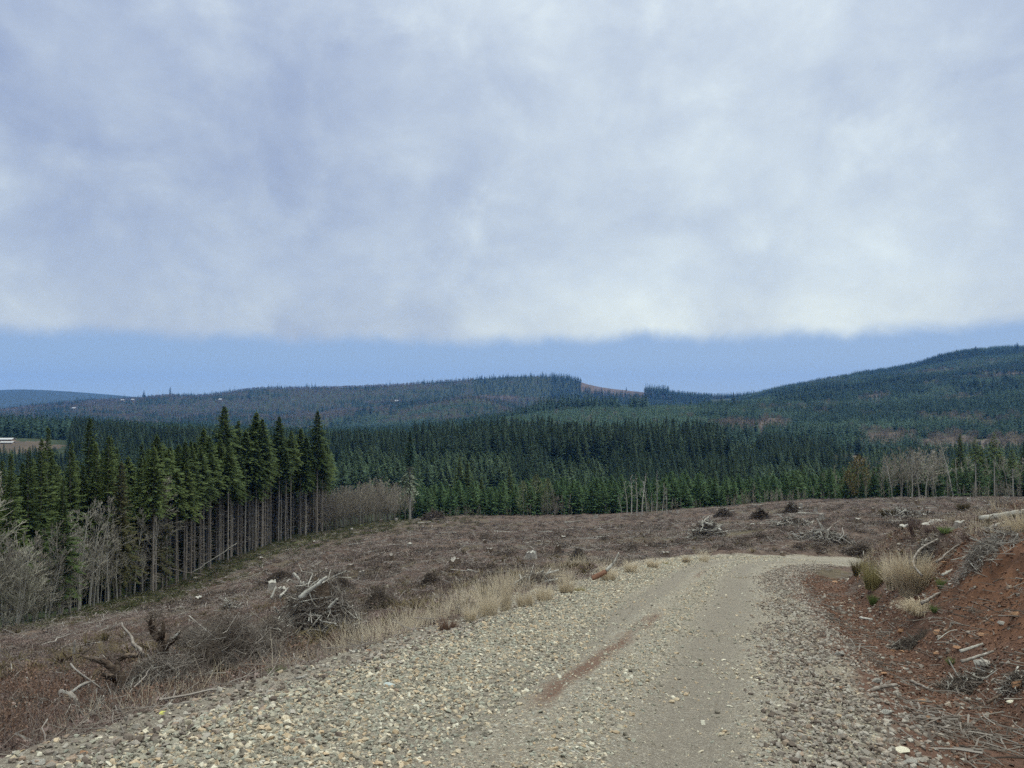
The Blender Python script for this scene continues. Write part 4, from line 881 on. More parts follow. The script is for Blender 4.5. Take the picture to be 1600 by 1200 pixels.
# ------------------------------------------------------------------ buildings
M['roof'] = varmat('pale_metal_roof', [(0, (0.33, 0.33, 0.33)), (1, (0.42, 0.42, 0.42))], 2, 0.5); M['wall_w'] = varmat('board_wall', [(0, (0.30, 0.24, 0.19)), (1, (0.42, 0.35, 0.28))], 2, 0.5); M['dark'] = varmat('dark_opening', [(0, (0.02, 0.02, 0.02)), (1, (0.04, 0.04, 0.04))], 2, 0.5)
def box(x0, x1, y0, y1, z0, z1):
    V = np.array([[x0, y0, z0], [x1, y0, z0], [x1, y1, z0], [x0, y1, z0], [x0, y0, z1], [x1, y0, z1], [x1, y1, z1], [x0, y1, z1]], float)
    return V, np.array([[0, 3, 2, 1], [4, 5, 6, 7], [0, 1, 5, 4], [1, 2, 6, 5], [2, 3, 7, 6], [3, 0, 4, 7]])
def building(px, D, L, Wd, hh, rise, rz, label, name='farm_shed', cat='shed', nd=4):
    x, y, z = atD(px, D); root = link(name, None, None, (x, y, z - 0.4), (0, 0, rz)); tag(root, label, cat)
    link('wall', mk('wall', box(-L / 2, L / 2, -Wd / 2, Wd / 2, 0, hh), M['wall_w']), root)
    o = 0.5; V = np.array([[-L / 2 - o, -Wd / 2 - o, hh - 0.1], [L / 2 + o, -Wd / 2 - o, hh - 0.1], [L / 2 + o, 0, hh + rise], [-L / 2 - o, 0, hh + rise], [L / 2 + o, Wd / 2 + o, hh - 0.1], [-L / 2 - o, Wd / 2 + o, hh - 0.1]])
    V = np.concatenate([V, V + [0, 0, 0.2]]); F = np.array([[0, 1, 2, 3], [3, 2, 4, 5], [6, 9, 8, 7], [9, 11, 10, 8], [0, 6, 7, 1], [5, 4, 10, 11], [1, 7, 8, 2], [2, 8, 10, 4], [0, 3, 9, 6], [3, 5, 11, 9]])
    link('roof', mk('roof', (V, F), M['roof']), root)
    for k in range(nd):
        cx = -L / 2 + L * (k + 0.5) / nd
        link('door' if k == 0 else 'window', mk('opening', box(cx - L * 0.3 / nd, cx + L * 0.3 / nd, -Wd / 2 - 0.06, -Wd / 2 + 0.1, 0.5 if k == 0 else 1.2, hh - 0.6), M['dark']), root)
def field_mesh():
    # pale pasture round the sheds
    pass
building(8, 640, 13, 7, 2.0, 1.0, R(6), 'long low shed with a pale metal roof at the far left edge', nd=5)
building(12, 615, 9, 5, 1.5, 0.6, R(6), 'lower shed with a brown front just before the long pale roofed one', nd=3)
for px, D, lb in ((191, 3320, 'tiny pale roofed house on the wooded hill at the left'), (207, 3330, 'tiny white roofed house just right of the other hillside house'), (344, 3300, 'tiny pale house high on the long hill'), (115, 2900, 'tiny pale house low on the left of the long hill'), (620, 3100, 'tiny pale house in the middle of the long hill')):
    building(px, D, 15, 9, 8.0, 4, R(-10), lb, 'hill_house', 'house', nd=2)

# ------------------------------------------------------------------ ground cover (stuff)
def tuft(seed, n, h, spread, wd, curve=0.5, seg=3, base=0.1, hv=0.5, fall=0.0):
    g = np.random.default_rng(seed); a = g.uniform(0, 6.28, n); r = base * np.sqrt(g.random(n)); hh = h * g.uniform(1 - hv, 1.05, n); out = spread * g.uniform(0.1, 1.0, n)
    p0 = np.stack([np.cos(a) * r, np.sin(a) * r, np.zeros(n)], -1); dr = np.stack([np.cos(a), np.sin(a), np.zeros(n)], -1); b = g.uniform(0, 6.28, n); sd2 = np.stack([np.cos(b), np.sin(b), np.zeros(n)], -1)
    V = []; 
    for k in range(seg + 1):
        t = k / seg; c = p0 + dr * (out * (t ** (1 + curve)))[:, None] + np.array([0, 0, 1.0]) * (hh * (t - fall * t ** 2.5))[:, None]; w_ = wd * (1 - t * 0.85) / 2
        V += [c - sd2 * w_, c + sd2 * w_]
    V = np.stack(V, 1); i = np.arange(n)[:, None] * (2 * seg + 2); k = np.arange(seg)[None, :] * 2
    F = np.stack([i + k, i + k + 1, i + k + 3, i + k + 2], -1).reshape(-1, 4)
    return V.reshape(-1, 3), F
def leafs(seed, n, r, h, ls):
    g = np.random.default_rng(seed); P = np.stack([g.normal(0, r * .5, n), g.normal(0, r * .5, n), g.uniform(0.02, h, n)], -1)
    u = g.normal(size=(n, 3)); u /= np.linalg.norm(u, axis=1, keepdims=True); v = np.cross(u, g.normal(size=(n, 3))); v /= np.linalg.norm(v, axis=1, keepdims=True); l = g.uniform(ls * .5, ls, (n, 1))
    return np.stack([P - u * l, P + v * l * .5, P + u * l, P - v * l * .5], 1).reshape(-1, 3), np.arange(4 * n).reshape(-1, 4)
def samples(n, D0, D1, pxa, pxb, p=0.0):
    u = rg.random(n); D = np.exp(math.log(D0) + u ** (1.0 + p) * (math.log(D1) - math.log(D0))); a = (rg.uniform(pxa, pxb, n) - 800) / 1200
    return a * D, D
def upto(P): n = len(P); return np.stack([rg.normal(0, 0.12, n), rg.normal(0, 0.12, n), rg.uniform(0, 6.28, n)], -1)
BR = [mk('bramble', joinq(tuft(700 + i, 22, 0.34, 0.42, 0.016, 0.7, 3, 0.2, 0.6, 0.35), leafs(720 + i, 46, 0.42, 0.22, 0.045)), M['bramble']) for i in range(5)]
BRR = [mk('bracken', joinq(tuft(740 + i, 26, 0.55, 0.4, 0.013, 0.6, 3, 0.15, 0.6, 0.2), leafs(750 + i, 40, 0.35, 0.4, 0.04)), M['bramble_red']) for i in range(3)]
FRN = [mk('fern', joinq(tuft(760 + i, 16, 0.45, 0.45, 0.05, 0.7, 3, 0.06, 0.4, 0.3), leafs(770 + i, 20, 0.35, 0.2, 0.05)), M['fern']) for i in range(3)]
MOS = [mk('moss_plant', leafs(780 + i, 120, 0.7, 0.45, 0.11), M['moss']) for i in range(3)]
def fieldpts(n, D0, D1, pxa, pxb, p=0.0, wmin=0.5):
    x, y = samples(n, D0, D1, pxa, pxb, p); W_, TT = roadco(x, y); hw = halfw(TT)
    ok = (y < edgeD(x, y) * 1.04) & ((W_ < -hw - wmin) | (W_ > hw + 5.2) | (y > 62)) 
    return x[ok], y[ok], W_[ok], hw[ok]
def bed(x, y, sink=0.0): return np.stack([x, y, H(x, y) - sink], -1)
x, y, W_, hw = fieldpts(100000, 5, 225, -260, 1900, -0.30, 0.55)
nz = fbm(x / 5, y / 5, 140, 3); ok = (nz > -0.42) & ((-W_ - hw > 1.1) | (W_ > 0) | (rg.random(len(x)) < 0.4)); x, y = x[ok], y[ok]
sz = (0.55 + 0.45 * sst(8, 120, y)) * rg.uniform(0.5, 1.25, len(x)) * (1 + 0.35 * np.clip(nz[ok], 0, 1))
scatter('bramble_cover', BR, bed(x, y, 0.03), upto(x), np.stack([sz * 1.15, sz * 1.15, sz * 0.8], -1), 'brown brambles and dead stems covering the clear cut', 'undergrowth')
x, y, W_, hw = fieldpts(14000, 6, 190, -260, 1900, -0.1, 0.7)
nz = fbm(x / 11 + 40, y / 11, 150, 3); ok = nz > 0.24; x, y = x[ok], y[ok]
scatter('bracken_cover', BRR, bed(x, y, 0.03), upto(x), rg.uniform(0.4, 0.9, len(x)), 'reddish bracken patches in the clear cut', 'bracken')
x, y, W_, hw = fieldpts(5000, 7, 200, -260, 1900, -0.2, 0.9)
nz = fbm(x / 9, y / 9 + 60, 160, 3); ok = nz > 0.05; x, y = x[ok], y[ok]
scatter('fern_cover', FRN, bed(x, y, 0.02), upto(x), rg.uniform(0.5, 1.1, len(x)), 'low olive ferns dotted over the clear cut', 'ferns')
x, y, W_, hw = fieldpts(17000, 22, 235, -260, 760, -0.2)
e = edgeD(x, y); f = y / e; ok = rg.random(len(x)) < sst(0.50, 1.0, f + 0.16 * fbm(x / 8, y / 8, 170, 3)) * (1 - 0.75 * sst(520, 700, pxof(x, y))); x, y = x[ok], y[ok]
scatter('moss_cover', MOS, bed(x, y, 0.05), upto(x), rg.uniform(0.4, 1.1, len(x)) * (0.6 + 0.5 * sst(30, 120, y)), 'green salal and moss along the foot of the stand', 'ground plants')
DKB = [mk('dark_brush', joinq(tuft(790 + i, 30, 0.4, 0.5, 0.02, 0.7, 3, 0.25, 0.6, 0.4), leafs(795 + i, 60, 0.5, 0.3, 0.07)), M['stick_dark']) for i in range(3)]
x, y, W_, hw = fieldpts(26000, 8, 215, -260, 1900, -0.25, 1.0); nz = fbm(x / 2.6, y / 2.6, 240, 3) + 0.4 * fbm(x / 12, y / 12, 241, 2); ok = nz > 0.18 - 0.20 * sst(40, 110, y); x, y = x[ok], y[ok]
scatter('dark_brush_cover', DKB, bed(x, y, 0.03), upto(x), rg.uniform(0.5, 1.4, len(x)) * (0.45 + 0.55 * sst(20, 60, y)), 'dark matted brush in the hollows of the clear cut', 'undergrowth')
# litter of sticks
def stickmesh(seed, L, r, bend=0.06, seg=3, sides=4, m=None, name='stick', side=0):
    g = np.random.default_rng(seed); t = np.linspace(-0.5, 0.5, seg + 1) * L; oy = np.cumsum(g.normal(0, bend * L / seg, seg + 1)); oz = np.cumsum(g.normal(0, bend * L / seg * 0.5, seg + 1))
    rr = r * np.linspace(1, 0.45, seg + 1); S = [[t[k], oy[k], oz[k], t[k + 1], oy[k + 1], oz[k + 1], rr[k], rr[k + 1]] for k in range(seg)]
    for q in range(side):
        k = g.integers(0, seg); a = g.uniform(-1, 1); l = L * g.uniform(0.12, 0.35); S.append([t[k], oy[k], oz[k], t[k] + l * 0.7, oy[k] + l * a, oz[k] + l * g.uniform(-0.2, 0.6), rr[k] * 0.5, rr[k] * 0.25])
    return mk(name, prisms(S, sides), m)
ST = [stickmesh(800 + i, 1.0, 0.006 + 0.003 * (i % 3), 0.14, 4, 4, M['stick'], side=2 + i % 3) for i in range(6)]
STP = [stickmesh(810 + i, 1.0, 0.010 + 0.006 * (i % 3), 0.10, 4, 5, M['wood'], side=i % 3) for i in range(5)]
def lay(x, y): n = len(x); return np.stack([rg.normal(0, 0.15, n), rg.normal(0, 0.14, n), rg.uniform(0, 6.28, n)], -1)
x, y, W_, hw = fieldpts(26000, 5, 200, -260, 1900, -0.1, 0.4)
s_ = rg.uniform(0.35, 1.5, len(x)) ** 1.4 * (0.55 + 0.8 * sst(10, 100, y))
scatter('stick_litter', ST, bed(x, y, -0.06), lay(x, y), s_, 'dead sticks strewn over the clear cut', 'sticks')
x, y, W_, hw = fieldpts(40000, 9, 200, -100, 1900, -0.25, 1.2); px = pxof(x, y); pyr = 630 + (EYE - H(x, y)) / y * 1200
dens = 0.75 * sst(14, 50, y) + 0.08 + 0.95 * np.exp(-((pyr - 832) / 12) ** 2) * sst(960, 1060, px) * (1 - sst(1250, 1330, px)) + 0.8 * np.exp(-((pyr - 818) / 6) ** 2) * sst(1180, 1240, px) + 0.35 * (fbm(x / 12, y / 12, 180, 3) > 0.3) + 0.5 * (px > 1380) * (pyr > 800) * (pyr < 830)
ok = rg.random(len(x)) < dens * 1.0; x, y = x[ok], y[ok]
scatter('pale_wood_litter', STP, bed(x, y, -0.10), lay(x, y), rg.uniform(0.4, 1.6, len(x)) ** 1.4 * (0.5 + 0.85 * sst(15, 110, y)), 'bleached wood scraps strewn in drifts over the clear cut', 'wood scraps')

# gravel
def hull(seed, flat=0.65, n=15):
    g = np.random.default_rng(seed); bm = bmesh.new(); p = g.normal(size=(n, 3)); p /= np.linalg.norm(p, axis=1, keepdims=True); p *= g.uniform(0.75, 1.1, (n, 1)) * np.array([1.15, 0.85, flat])
    for q in p: bm.verts.new(q)
    r = bmesh.ops.convex_hull(bm, input=bm.verts); bmesh.ops.delete(bm, geom=[e for e in r['geom_interior'] if isinstance(e, bmesh.types.BMVert)], context='VERTS')
    return bm
def hullmesh(name, seed, m, **k):
    bm = hull(seed, **k); me = bpy.data.meshes.new(name); bm.to_mesh(me); bm.free(); me.materials.append(m); return me
GR = [hullmesh('gravel_stone', 900 + i, M['stone'], flat=0.45 + 0.06 * (i % 5), n=12 + i % 5) for i in range(10)]
GB = [hullmesh('dirty_stone', 920 + i, M['stone_brown'], flat=0.5 + 0.06 * (i % 5), n=12 + i % 5) for i in range(8)]
CLO = [hullmesh('soil_clod', 940 + i, M['clod'], flat=0.7, n=14) for i in range(6)]
def rnd3(n): return np.stack([rg.normal(0, 0.35, n), rg.normal(0, 0.35, n), rg.uniform(0, 6.28, n)], -1)
def gravel(n, D0, D1, dens, size, name, pr, label, lift=0.25, w0=-3.7, w1=3.2, lim=None):
    TT = 20.6 + np.exp(rg.random(n) ** 0.8 * (math.log(D1) - math.log(D0)) + math.log(D0)) * 1.06; W_ = rg.uniform(w0, w1, n)
    cx = np.interp(TT, CLT, CLD[:, 0]); cy = np.interp(TT, CLT, CLD[:, 1]); dx = np.interp(TT + .3, CLT, CLD[:, 0]) - cx; dy = np.interp(TT + .3, CLT, CLD[:, 1]) - cy; l = np.hypot(dx, dy)
    x = cx + dy / l * W_; y = cy - dx / l * W_; hw = halfw(TT); ns = fbm(x / 1.3, y / 1.3, 190, 3)
    px = pxof(x, np.maximum(y, .5)); pr_ = dens(W_, TT, hw, ns, x, y) * (px > -300) * (px < 1900) * (y > 2.5)
    ok = rg.random(n) < pr_; x, y, W_, TT = x[ok], y[ok], W_[ok], TT[ok]
    s_ = size(len(x), W_, y); z = H(x, y) + s_ * lift
    on = np.abs(W_) < halfw(TT) - 0.1; z = z + on * 0.018
    scatter(name, pr, np.stack([x, y, z], -1), rnd3(len(x)), s_, label, 'gravel'); print(name, len(x))
gs = lambda a, b: (lambda n, W_, y: np.minimum(np.exp(rg.normal(math.log(a), b, n)), a * 2.3) * (1 + 0.5 * sst(10, 40, y)))
coarse = lambda W_, TT, hw, ns, x, y: np.clip(np.exp(-((W_ + 1.35 + 0.6 * sst(30, 40, TT) + ns * 0.3) / 0.86) ** 6) * (0.9 + 0.3 * ns) + 0.28 * np.exp(-((W_ - 0.35) / 0.25) ** 2) + 0.12 * np.exp(-((W_ + 3.0) / 0.4) ** 2) + 0.02 + 0.12 * (ns > 0.35) * (W_ > -1), 0, 1) * (W_ < hw - 0.2) * (W_ > -hw - 0.85)
gravel(150000, 3.4, 46, coarse, gs(0.0150, 0.45), 'coarse_gravel', GR, 'pale coarse gravel thrown along the left side of the road')
fine_ = lambda W_, TT, hw, ns, x, y: np.clip(0.24 + 0.35 * np.exp(-((W_ - 0.25) / 0.3) ** 2) + 0.3 * ns, 0.03, 1) * (1 - 0.8 * np.exp(-((W_ + 0.72) / 0.3) ** 4) - 0.8 * np.exp(-((W_ - 1.05) / 0.45) ** 4) * (W_ > 0)) * (np.abs(W_) < hw) * (1 - sst(16, 26, y))
gravel(150000, 3.4, 26, fine_, gs(0.0078, 0.45), 'fine_gravel', GR, 'fine gravel packed into the road surface', 0.15)
shld = lambda W_, TT, hw, ns, x, y: np.clip(np.exp(-((W_ - hw + 0.15) / 0.75) ** 4) * (0.72 + 0.8 * ns), 0, 1) + 0.42 * np.exp(-((-W_ - hw + 0.05) / 0.6) ** 2) * (0.7 + ns)
gravel(130000, 3.4, 42, shld, gs(0.0160, 0.52), 'shoulder_gravel', GB, 'muddy crushed stone on the road shoulder beside the ditch', w0=-3.9, w1=3.9)
clod = lambda W_, TT, hw, ns, x, y: np.clip(((W_ > hw + 0.5) & (W_ < hw + 5.5)) * (0.55 + ns * 0.8), 0, 1)
gravel(110000, 4.5, 34, clod, gs(0.013, 0.6), 'soil_clods', CLO, 'crumbs and clods of red soil in the ditch and on the bank', w0=2.9, w1=8)
mixr = lambda W_, TT, hw, ns, x, y: np.clip(((W_ > hw + 0.9) & (W_ < hw + 3.6)) * (0.10 + ns * 0.25), 0, 1)
gravel(26000, 4.5, 34, mixr, gs(0.026, 0.45), 'ditch_stones', GB, 'loose stones lying in the red ditch', w0=3, w1=6.5)
# bark scraps in the ditch and on the bank
CH = [stickmesh(830 + i, 0.26, 0.0055, 0.16, 3, 4, M['stick_dark' if i % 2 else 'stick'], name='scrap') for i in range(5)]
x, y = samples(42000, 4.5, 40, 1150, 2200, -0.3); W_, TT = roadco(x, y); hw = halfw(TT); ns = fbm(x / 1.2, y / 1.2, 200, 3)
ok = (W_ > hw + 0.3) & (W_ < hw + 6.5) & (rg.random(len(x)) < 0.25 + 0.9 * ns + 0.3 * (W_ > hw + 4.2)); x, y = x[ok], y[ok]
scatter('bark_scraps', CH, bed(x, y, -0.015), lay(x, y), rg.uniform(0.4, 1.8, len(x)) ** 1.3, 'bark and twig scraps in the ditch and on the bank', 'scraps')

# ------------------------------------------------------------------ logs, stumps, piles, rocks, tufts
def P3(px, py, D): a, s_ = ray(px, py); return Vector((a * D, D, EYE + s_ * D))
def limbmesh(pts, rads, sides=10, seed=0, rough=0.16, cap=True, m=None, name='limb', origin=None):
    g = np.random.default_rng(seed); p = np.array([list(q) for q in pts], float); r = np.array(rads, float)
    if len(p) > 2:
        ext = np.concatenate([[2 * p[0] - p[1]], p, [2 * p[-1] - p[-2]]]); Q, RR = [], []
        for i in range(1, len(ext) - 2):
            for t in np.linspace(0, 1, 5)[:-1]: Q.append(_cr(ext[i - 1], ext[i], ext[i + 1], ext[i + 2], t)); RR.append(r[i - 1] * (1 - t) + r[i] * t)
        Q.append(p[-1]); RR.append(r[-1]); p = np.array(Q); r = np.array(RR)
    else:
        t = np.linspace(0, 1, 12)[:, None]; p = p[0] * (1 - t) + p[1] * t + g.normal(0, 0.010, (12, 3)) * np.linalg.norm(p[1] - p[0]); r = np.interp(t[:, 0], [0, 1], r)
    if origin is None: origin = p[0].copy()
    n = len(p); d = np.gradient(p, axis=0); d /= np.linalg.norm(d, axis=1, keepdims=True); ref = np.array([0.31, 0.17, 0.93]); e1 = np.cross(d, ref); e1 /= np.linalg.norm(e1, axis=1, keepdims=True); e2 = np.cross(d, e1)
    a = np.arange(sides) * 2 * math.pi / sides; lobe = 1 + rough * g.normal(size=sides)[None, :] + rough * 0.6 * g.normal(size=(n, sides))
    V = p[:, None, :] + (e1[:, None, :] * np.cos(a)[None, :, None] + e2[:, None, :] * np.sin(a)[None, :, None]) * (r[:, None] * lobe)[:, :, None]
    V = V.reshape(-1, 3); k = np.arange(sides); k2 = (k + 1) % sides; F = []
    for i in range(n - 1): F.append(np.stack([i * sides + k, i * sides + k2, (i + 1) * sides + k2, (i + 1) * sides + k], -1))
    V = np.concatenate([V, [p[0]], [p[-1] + d[-1] * r[-1] * 0.4]]); F = np.concatenate(F)
    c0 = len(V) - 2; c1 = len(V) - 1; C = []
    for i in range(0, sides, 2):
        C.append([c0, k2[k2[i]] if False else (i + 2) % sides, (i + 1) % sides, i]); o = (n - 1) * sides; C.append([c1, o + i, o + (i + 1) % sides, o + (i + 2) % sides])
    F = np.concatenate([F, np.array(C)])
    return V - origin, F, origin
def limb(name, pts, rads, m, label, cat, group=None, parts=(), sides=10, seed=0, rough=0.16, partname='stem'):
    """one limb, or an Empty with the limb and its side pieces as parts"""
    V, F, o = limbmesh(pts, rads, sides, seed, rough)
    if not parts: return tag(link(name, mk(name, (V, F), m, True), None, tuple(o)), label, cat, group)
    root = tag(link(name, None, None, tuple(o)), label, cat, group); link(partname, mk(partname, (V, F), m, True), root)
    if 'root' in name:
        q = np.random.default_rng(seed + 77); S = []; pp_ = np.array([list(a) for a in pts]) - np.array(o)
        for pn, p2, r2, pm in parts: pp_ = np.concatenate([pp_, np.array([list(a) for a in p2]) - np.array(o)])
        for _ in range(90):
            c = pp_[q.integers(0, len(pp_))] + q.normal(0, 0.03, 3); d = q.normal(0, 1, 3); d[2] = abs(d[2]) * 0.4 - 0.1; d /= np.linalg.norm(d); l = q.uniform(0.08, 0.34); m_ = c + d * l * .5 + q.normal(0, .03, 3); e_ = c + d * l; S += [[*c, *m_, .008, .006], [*m_, *e_, .006, .003]]
        link('rootlets', mk('rootlets', prisms(S, 4), M['stick_dark']), root)
    for k, (pn, pp, rr2, pm) in enumerate(parts):
        v, f, _ = limbmesh(pp, rr2, 8, seed + k + 1, rough, origin=o); link(pn, mk(pn, (v, f), pm, True), root)
    return root
def seg(px0, py0, px1, py1, rpx0, rpx1, m, label, name='log', cat='log', group=None, D0=None, D1=None, lift=0.0, mid=None, **k):
    """a log between two points of the photograph; the first end rests on the ground there"""
    if D0 is None: D0 = hit(px0, py0)[1]
    if D1 is None: D1 = D0
    a, b = P3(px0, py0 - lift, D0), P3(px1, py1, D1); pts = [a, b]; rr = [rpx0 * 0.72 / 1200 * D0, rpx1 * 0.72 / 1200 * D1]
    if mid: pts = [a] + [P3(q[0], q[1], D0 + (D1 - D0) * (i + 1) / (len(mid) + 1)) for i, q in enumerate(mid)] + [b]; rr = list(np.linspace(rr[0], rr[1], len(pts)))
    return limb(name, pts, rr, m, label, cat, group, **k)
def pile(px, py, wpx, hpx, label, ns=140, pale=0.3, dark=False, cat='brush pile', name='brush_pile', group=None, seed=0, D=None, thick=1.0, yd=0.8, core=True, slen=0.55):
    g = np.random.default_rng(1000 + seed)
    if D: x, y, z = atD(px, D)
    else: x, y, z = hit(px, py)
    W_ = wpx / 1200 * y / 2 * 0.9; Hh = hpx / 1200 * y * 0.85
    ox, oy = x, y + W_ * yd * 0.7; oz = h1(ox, oy)
    root = tag(link(name, None, None, (ox, oy, oz)), label, cat, group)
    q = np.linspace(-2.2, 2.2, 23) * W_; GX, GY = np.meshgrid(q, q); GZ = H(ox + GX, oy + GY) - oz
    def gz(a, b):
        i = np.clip(((a / W_ + 2.2) / 4.4 * 22).astype(int), 0, 22); j = np.clip(((b / W_ + 2.2) / 4.4 * 22).astype(int), 0, 22); return GZ[j, i]
    def sticks(n, L, r, sd_, top=1.0, el=0.35, bend=0.11):
        q = np.random.default_rng(sd_); a = q.uniform(0, 6.28, n); rad = q.random(n) ** 0.6; cx = np.cos(a) * rad * W_; cy = np.sin(a) * rad * W_ * yd; cz = (1 - rad ** 1.7) * Hh * q.uniform(0.1, 1.0, n) * top + 0.02
        az = q.uniform(0, 6.28, n); e = q.normal(0, el, n) - 0.3 * rad * np.cos(az - a); l = L * q.uniform(0.3, 1.25, n) ** 1.3; d = np.stack([np.cos(az) * np.cos(e), np.sin(az) * np.cos(e), np.sin(e)], -1)
        c = np.stack([cx, cy, cz + gz(cx, cy) * rad], -1); k = 3; P = [c + d * (l * (t - 0.5))[:, None] + q.normal(0, 1, (n, 3)) * (bend * l * (1 if 0 < t < 1 else 0.5))[:, None] for t in np.linspace(0, 1, k + 1)]
        rr = r * q.uniform(0.4, 1.5, n) ** 1.3; S = []
        for p_ in P: p_[:, 2] = np.maximum(p_[:, 2], gz(p_[:, 0], p_[:, 1]) - 0.01)
        for i in range(k): S.append(np.concatenate([P[i], P[i + 1], (rr * (1 - i * 0.27))[:, None], (rr * (1 - (i + 1) * 0.27))[:, None]], 1))
        return prisms(np.concatenate(S), 5)
    L = W_ * 2 * slen; r = max(min(L * 0.011, 0.03), 0.0009 * y) * thick
    link('brush', mk('brush', sticks(int(ns * (1 - pale) * 5), L * 0.75, r * 0.55, seed * 7 + 1), M['stick_dark'] if dark else M['stick']), root)
    link('twigs', mk('twigs', sticks(int(ns * 3), L * 0.5, r * 0.40, seed * 7 + 3, 1.1, 0.5, 0.16), M['stick_dark']), root)
    link('poles', mk('poles', sticks(int(ns * pale * 1.0) + 2, L * 0.95, r * 1.0, seed * 7 + 2, 1.15, 0.35, 0.05), M['wood_pale' if pale >= 0.2 else 'wood']), root)
    if core:      # soil and rotten wood heaped under the sticks
        na, nr = 28, 9; A, Rr = np.meshgrid(np.arange(na) * 2 * math.pi / na, np.linspace(0.02, 1, nr)); cx = np.cos(A) * Rr * W_ * 0.8; cy = np.sin(A) * Rr * W_ * 0.8 * yd
        cz = (1 - Rr ** 2.2) * Hh * 0.62 * (1 + 0.8 * fbm(cx / (W_ * 0.28) + seed, cy / (W_ * 0.28), 250, 3)) + gz(cx.ravel(), cy.ravel()).reshape(cx.shape) - 0.03 * Rr
        i_ = (np.arange(nr - 1)[:, None] * na); k_ = np.arange(na)[None, :]; k2_ = (k_ + 1) % na
        link('soil_core', mk('soil_core', (np.stack([cx, cy, cz], -1).reshape(-1, 3), np.stack([i_ + k_, i_ + k2_, i_ + na + k2_, i_ + na + k_], -1).reshape(-1, 4)), M['wood_brown']), root)
    if core:      # matted needles and soil under the sticks
        n = 900; a = g.uniform(0, 6.28, n); rad = g.random(n) ** 0.5; cx = np.cos(a) * rad * W_ * 0.9; cy = np.sin(a) * rad * W_ * 0.9 * yd; P = np.stack([cx, cy, (1 - rad ** 1.7) * Hh * 0.8 * g.uniform(0.3, 1, n) + gz(cx, cy)], -1)
        u = g.normal(size=(n, 3)); u /= np.linalg.norm(u, axis=1, keepdims=True); v = np.cross(u, g.normal(size=(n, 3))); v /= np.linalg.norm(v, axis=1, keepdims=True); l = g.uniform(0.04, 0.11, (n, 1)) * W_
        link('matted_base', mk('matted_base', (np.stack([P - u * l, P + v * l * .4, P + u * l, P - v * l * .4], 1).reshape(-1, 3), np.arange(4 * n).reshape(-1, 4)), M['stick_dark']), root)
    return root
GP = 'brush piles on the clear cut'
pile(415, 1022, 110, 62, 'brown brush heap between the wide dark heap and the big slash pile', 340, 0.2, False, seed=31, D=14.6, thick=0.6)
pile(300, 1012, 90, 46, 'brown brush heap behind the upright root stump', 260, 0.15, False, seed=32, D=15.4, thick=0.6)
pile(140, 1118, 110, 40, 'low heap of dead stalks and sticks left of the root tangle', 260, 0.25, False, seed=33, D=9.6, thick=0.6)
pile(30, 1095, 110, 34, 'low brush heap at the left border', 240, 0.2, False, seed=34, D=11, thick=0.6)
pile(560, 1000, 60, 24, 'low brown twig heap right of the big slash pile', 180, 0.25, False, seed=35, D=15.5, thick=0.6)
pile(1560, 866, 110, 26, 'tangle of grey twigs and roots hanging over the top of the red bank', 200, 0.4, False, seed=36, D=14.8, thick=0.6, core=False, cat='twig tangle')
pile(1450, 862, 60, 22, 'brown twig tangle on the bank below the bleached stumps', 160, 0.3, False, seed=37, D=19, thick=0.6, core=False, cat='twig tangle')
pile(1425, 985, 60, 16, 'dark twig and bark litter heaped in the ditch foot', 160, 0.3, True, seed=38, D=14.8, thick=0.6, core=False, cat='twig heap')
pile(487, 990, 155, 122, 'big slash pile of grey branches with pale split logs sticking up, left of the road', 330, 0.42, seed=1, D=17.0, thick=1.0)
pile(590, 968, 74, 38, 'dark brown rounded mound of brush right of the big slash pile', 260, 0.06, True, seed=2, D=20.5, thick=0.55)
pile(528, 928, 58, 28, 'grey brown brush mound just behind the big slash pile', 160, 0.1, True, seed=3, group=GP, thick=0.6)
pile(436, 912, 52, 18, 'low dark brush mound left of and behind the big slash pile', 120, 0.1, True, seed=4, group=GP, thick=0.6)
pile(672, 918, 38, 26, 'small dark cone shaped brush mound alone in the middle of the field', 150, 0.08, True, seed=5, group=GP, thick=0.6)
pile(904, 884, 36, 30, 'dark brush mound with a pale stick on top near the road bend', 170, 0.12, True, seed=6, group=GP, thick=0.6)
pile(838, 918, 84, 26, 'tangled grey slash pile at the left edge of the road', 170, 0.45, seed=7, D=19.5, thick=0.8)
pile(1110, 838, 62, 30, 'white bleached tangle of branches in the field beyond the road', 110, 0.85, seed=8, group=GP, core=False, thick=1.1)
pile(1132, 808, 30, 15, 'dark rounded brush mound behind the white tangle', 90, 0.05, True, seed=9, group=GP)
pile(1190, 812, 30, 20, 'dark brush mound right of the white tangle', 90, 0.15, True, seed=10, group=GP)
pile(1240, 802, 30, 20, 'grey dome of brush near the far right of the field', 100, 0.2, True, seed=11, group=GP)
pile(1288, 873, 112, 13, 'long low pile of grey poles just beyond the end of the visible road', 150, 0.6, seed=12, D=55, yd=0.5, thick=0.9, slen=0.4)
pile(1240, 823, 74, 14, 'low spread of pale slash behind the pile of grey poles', 100, 0.8, seed=13, group=GP, core=False, yd=0.5)
pile(1352, 842, 60, 18, 'dark overturned root mass and soil heap beyond the ditch', 150, 0.12, True, seed=14, D=52, yd=0.5)
pile(676, 812, 40, 16, 'brown brush heap at the foot of the young firs by the lone tree', 100, 0.15, True, seed=15, group=GP)
pile(1420, 806, 70, 10, 'low grey slash near the right end of the field', 90, 0.6, seed=16, group=GP, core=False, yd=0.6)
pile(345, 1052, 200, 112, 'wide dark brush heap covered in dead brambles below the road edge', 520, 0.14, False, seed=17, D=12.6, thick=0.55)
pile(235, 1090, 170, 62, 'dark tangle of roots and twigs around the upright root stump', 380, 0.2, False, seed=18, D=11.5, thick=0.6)
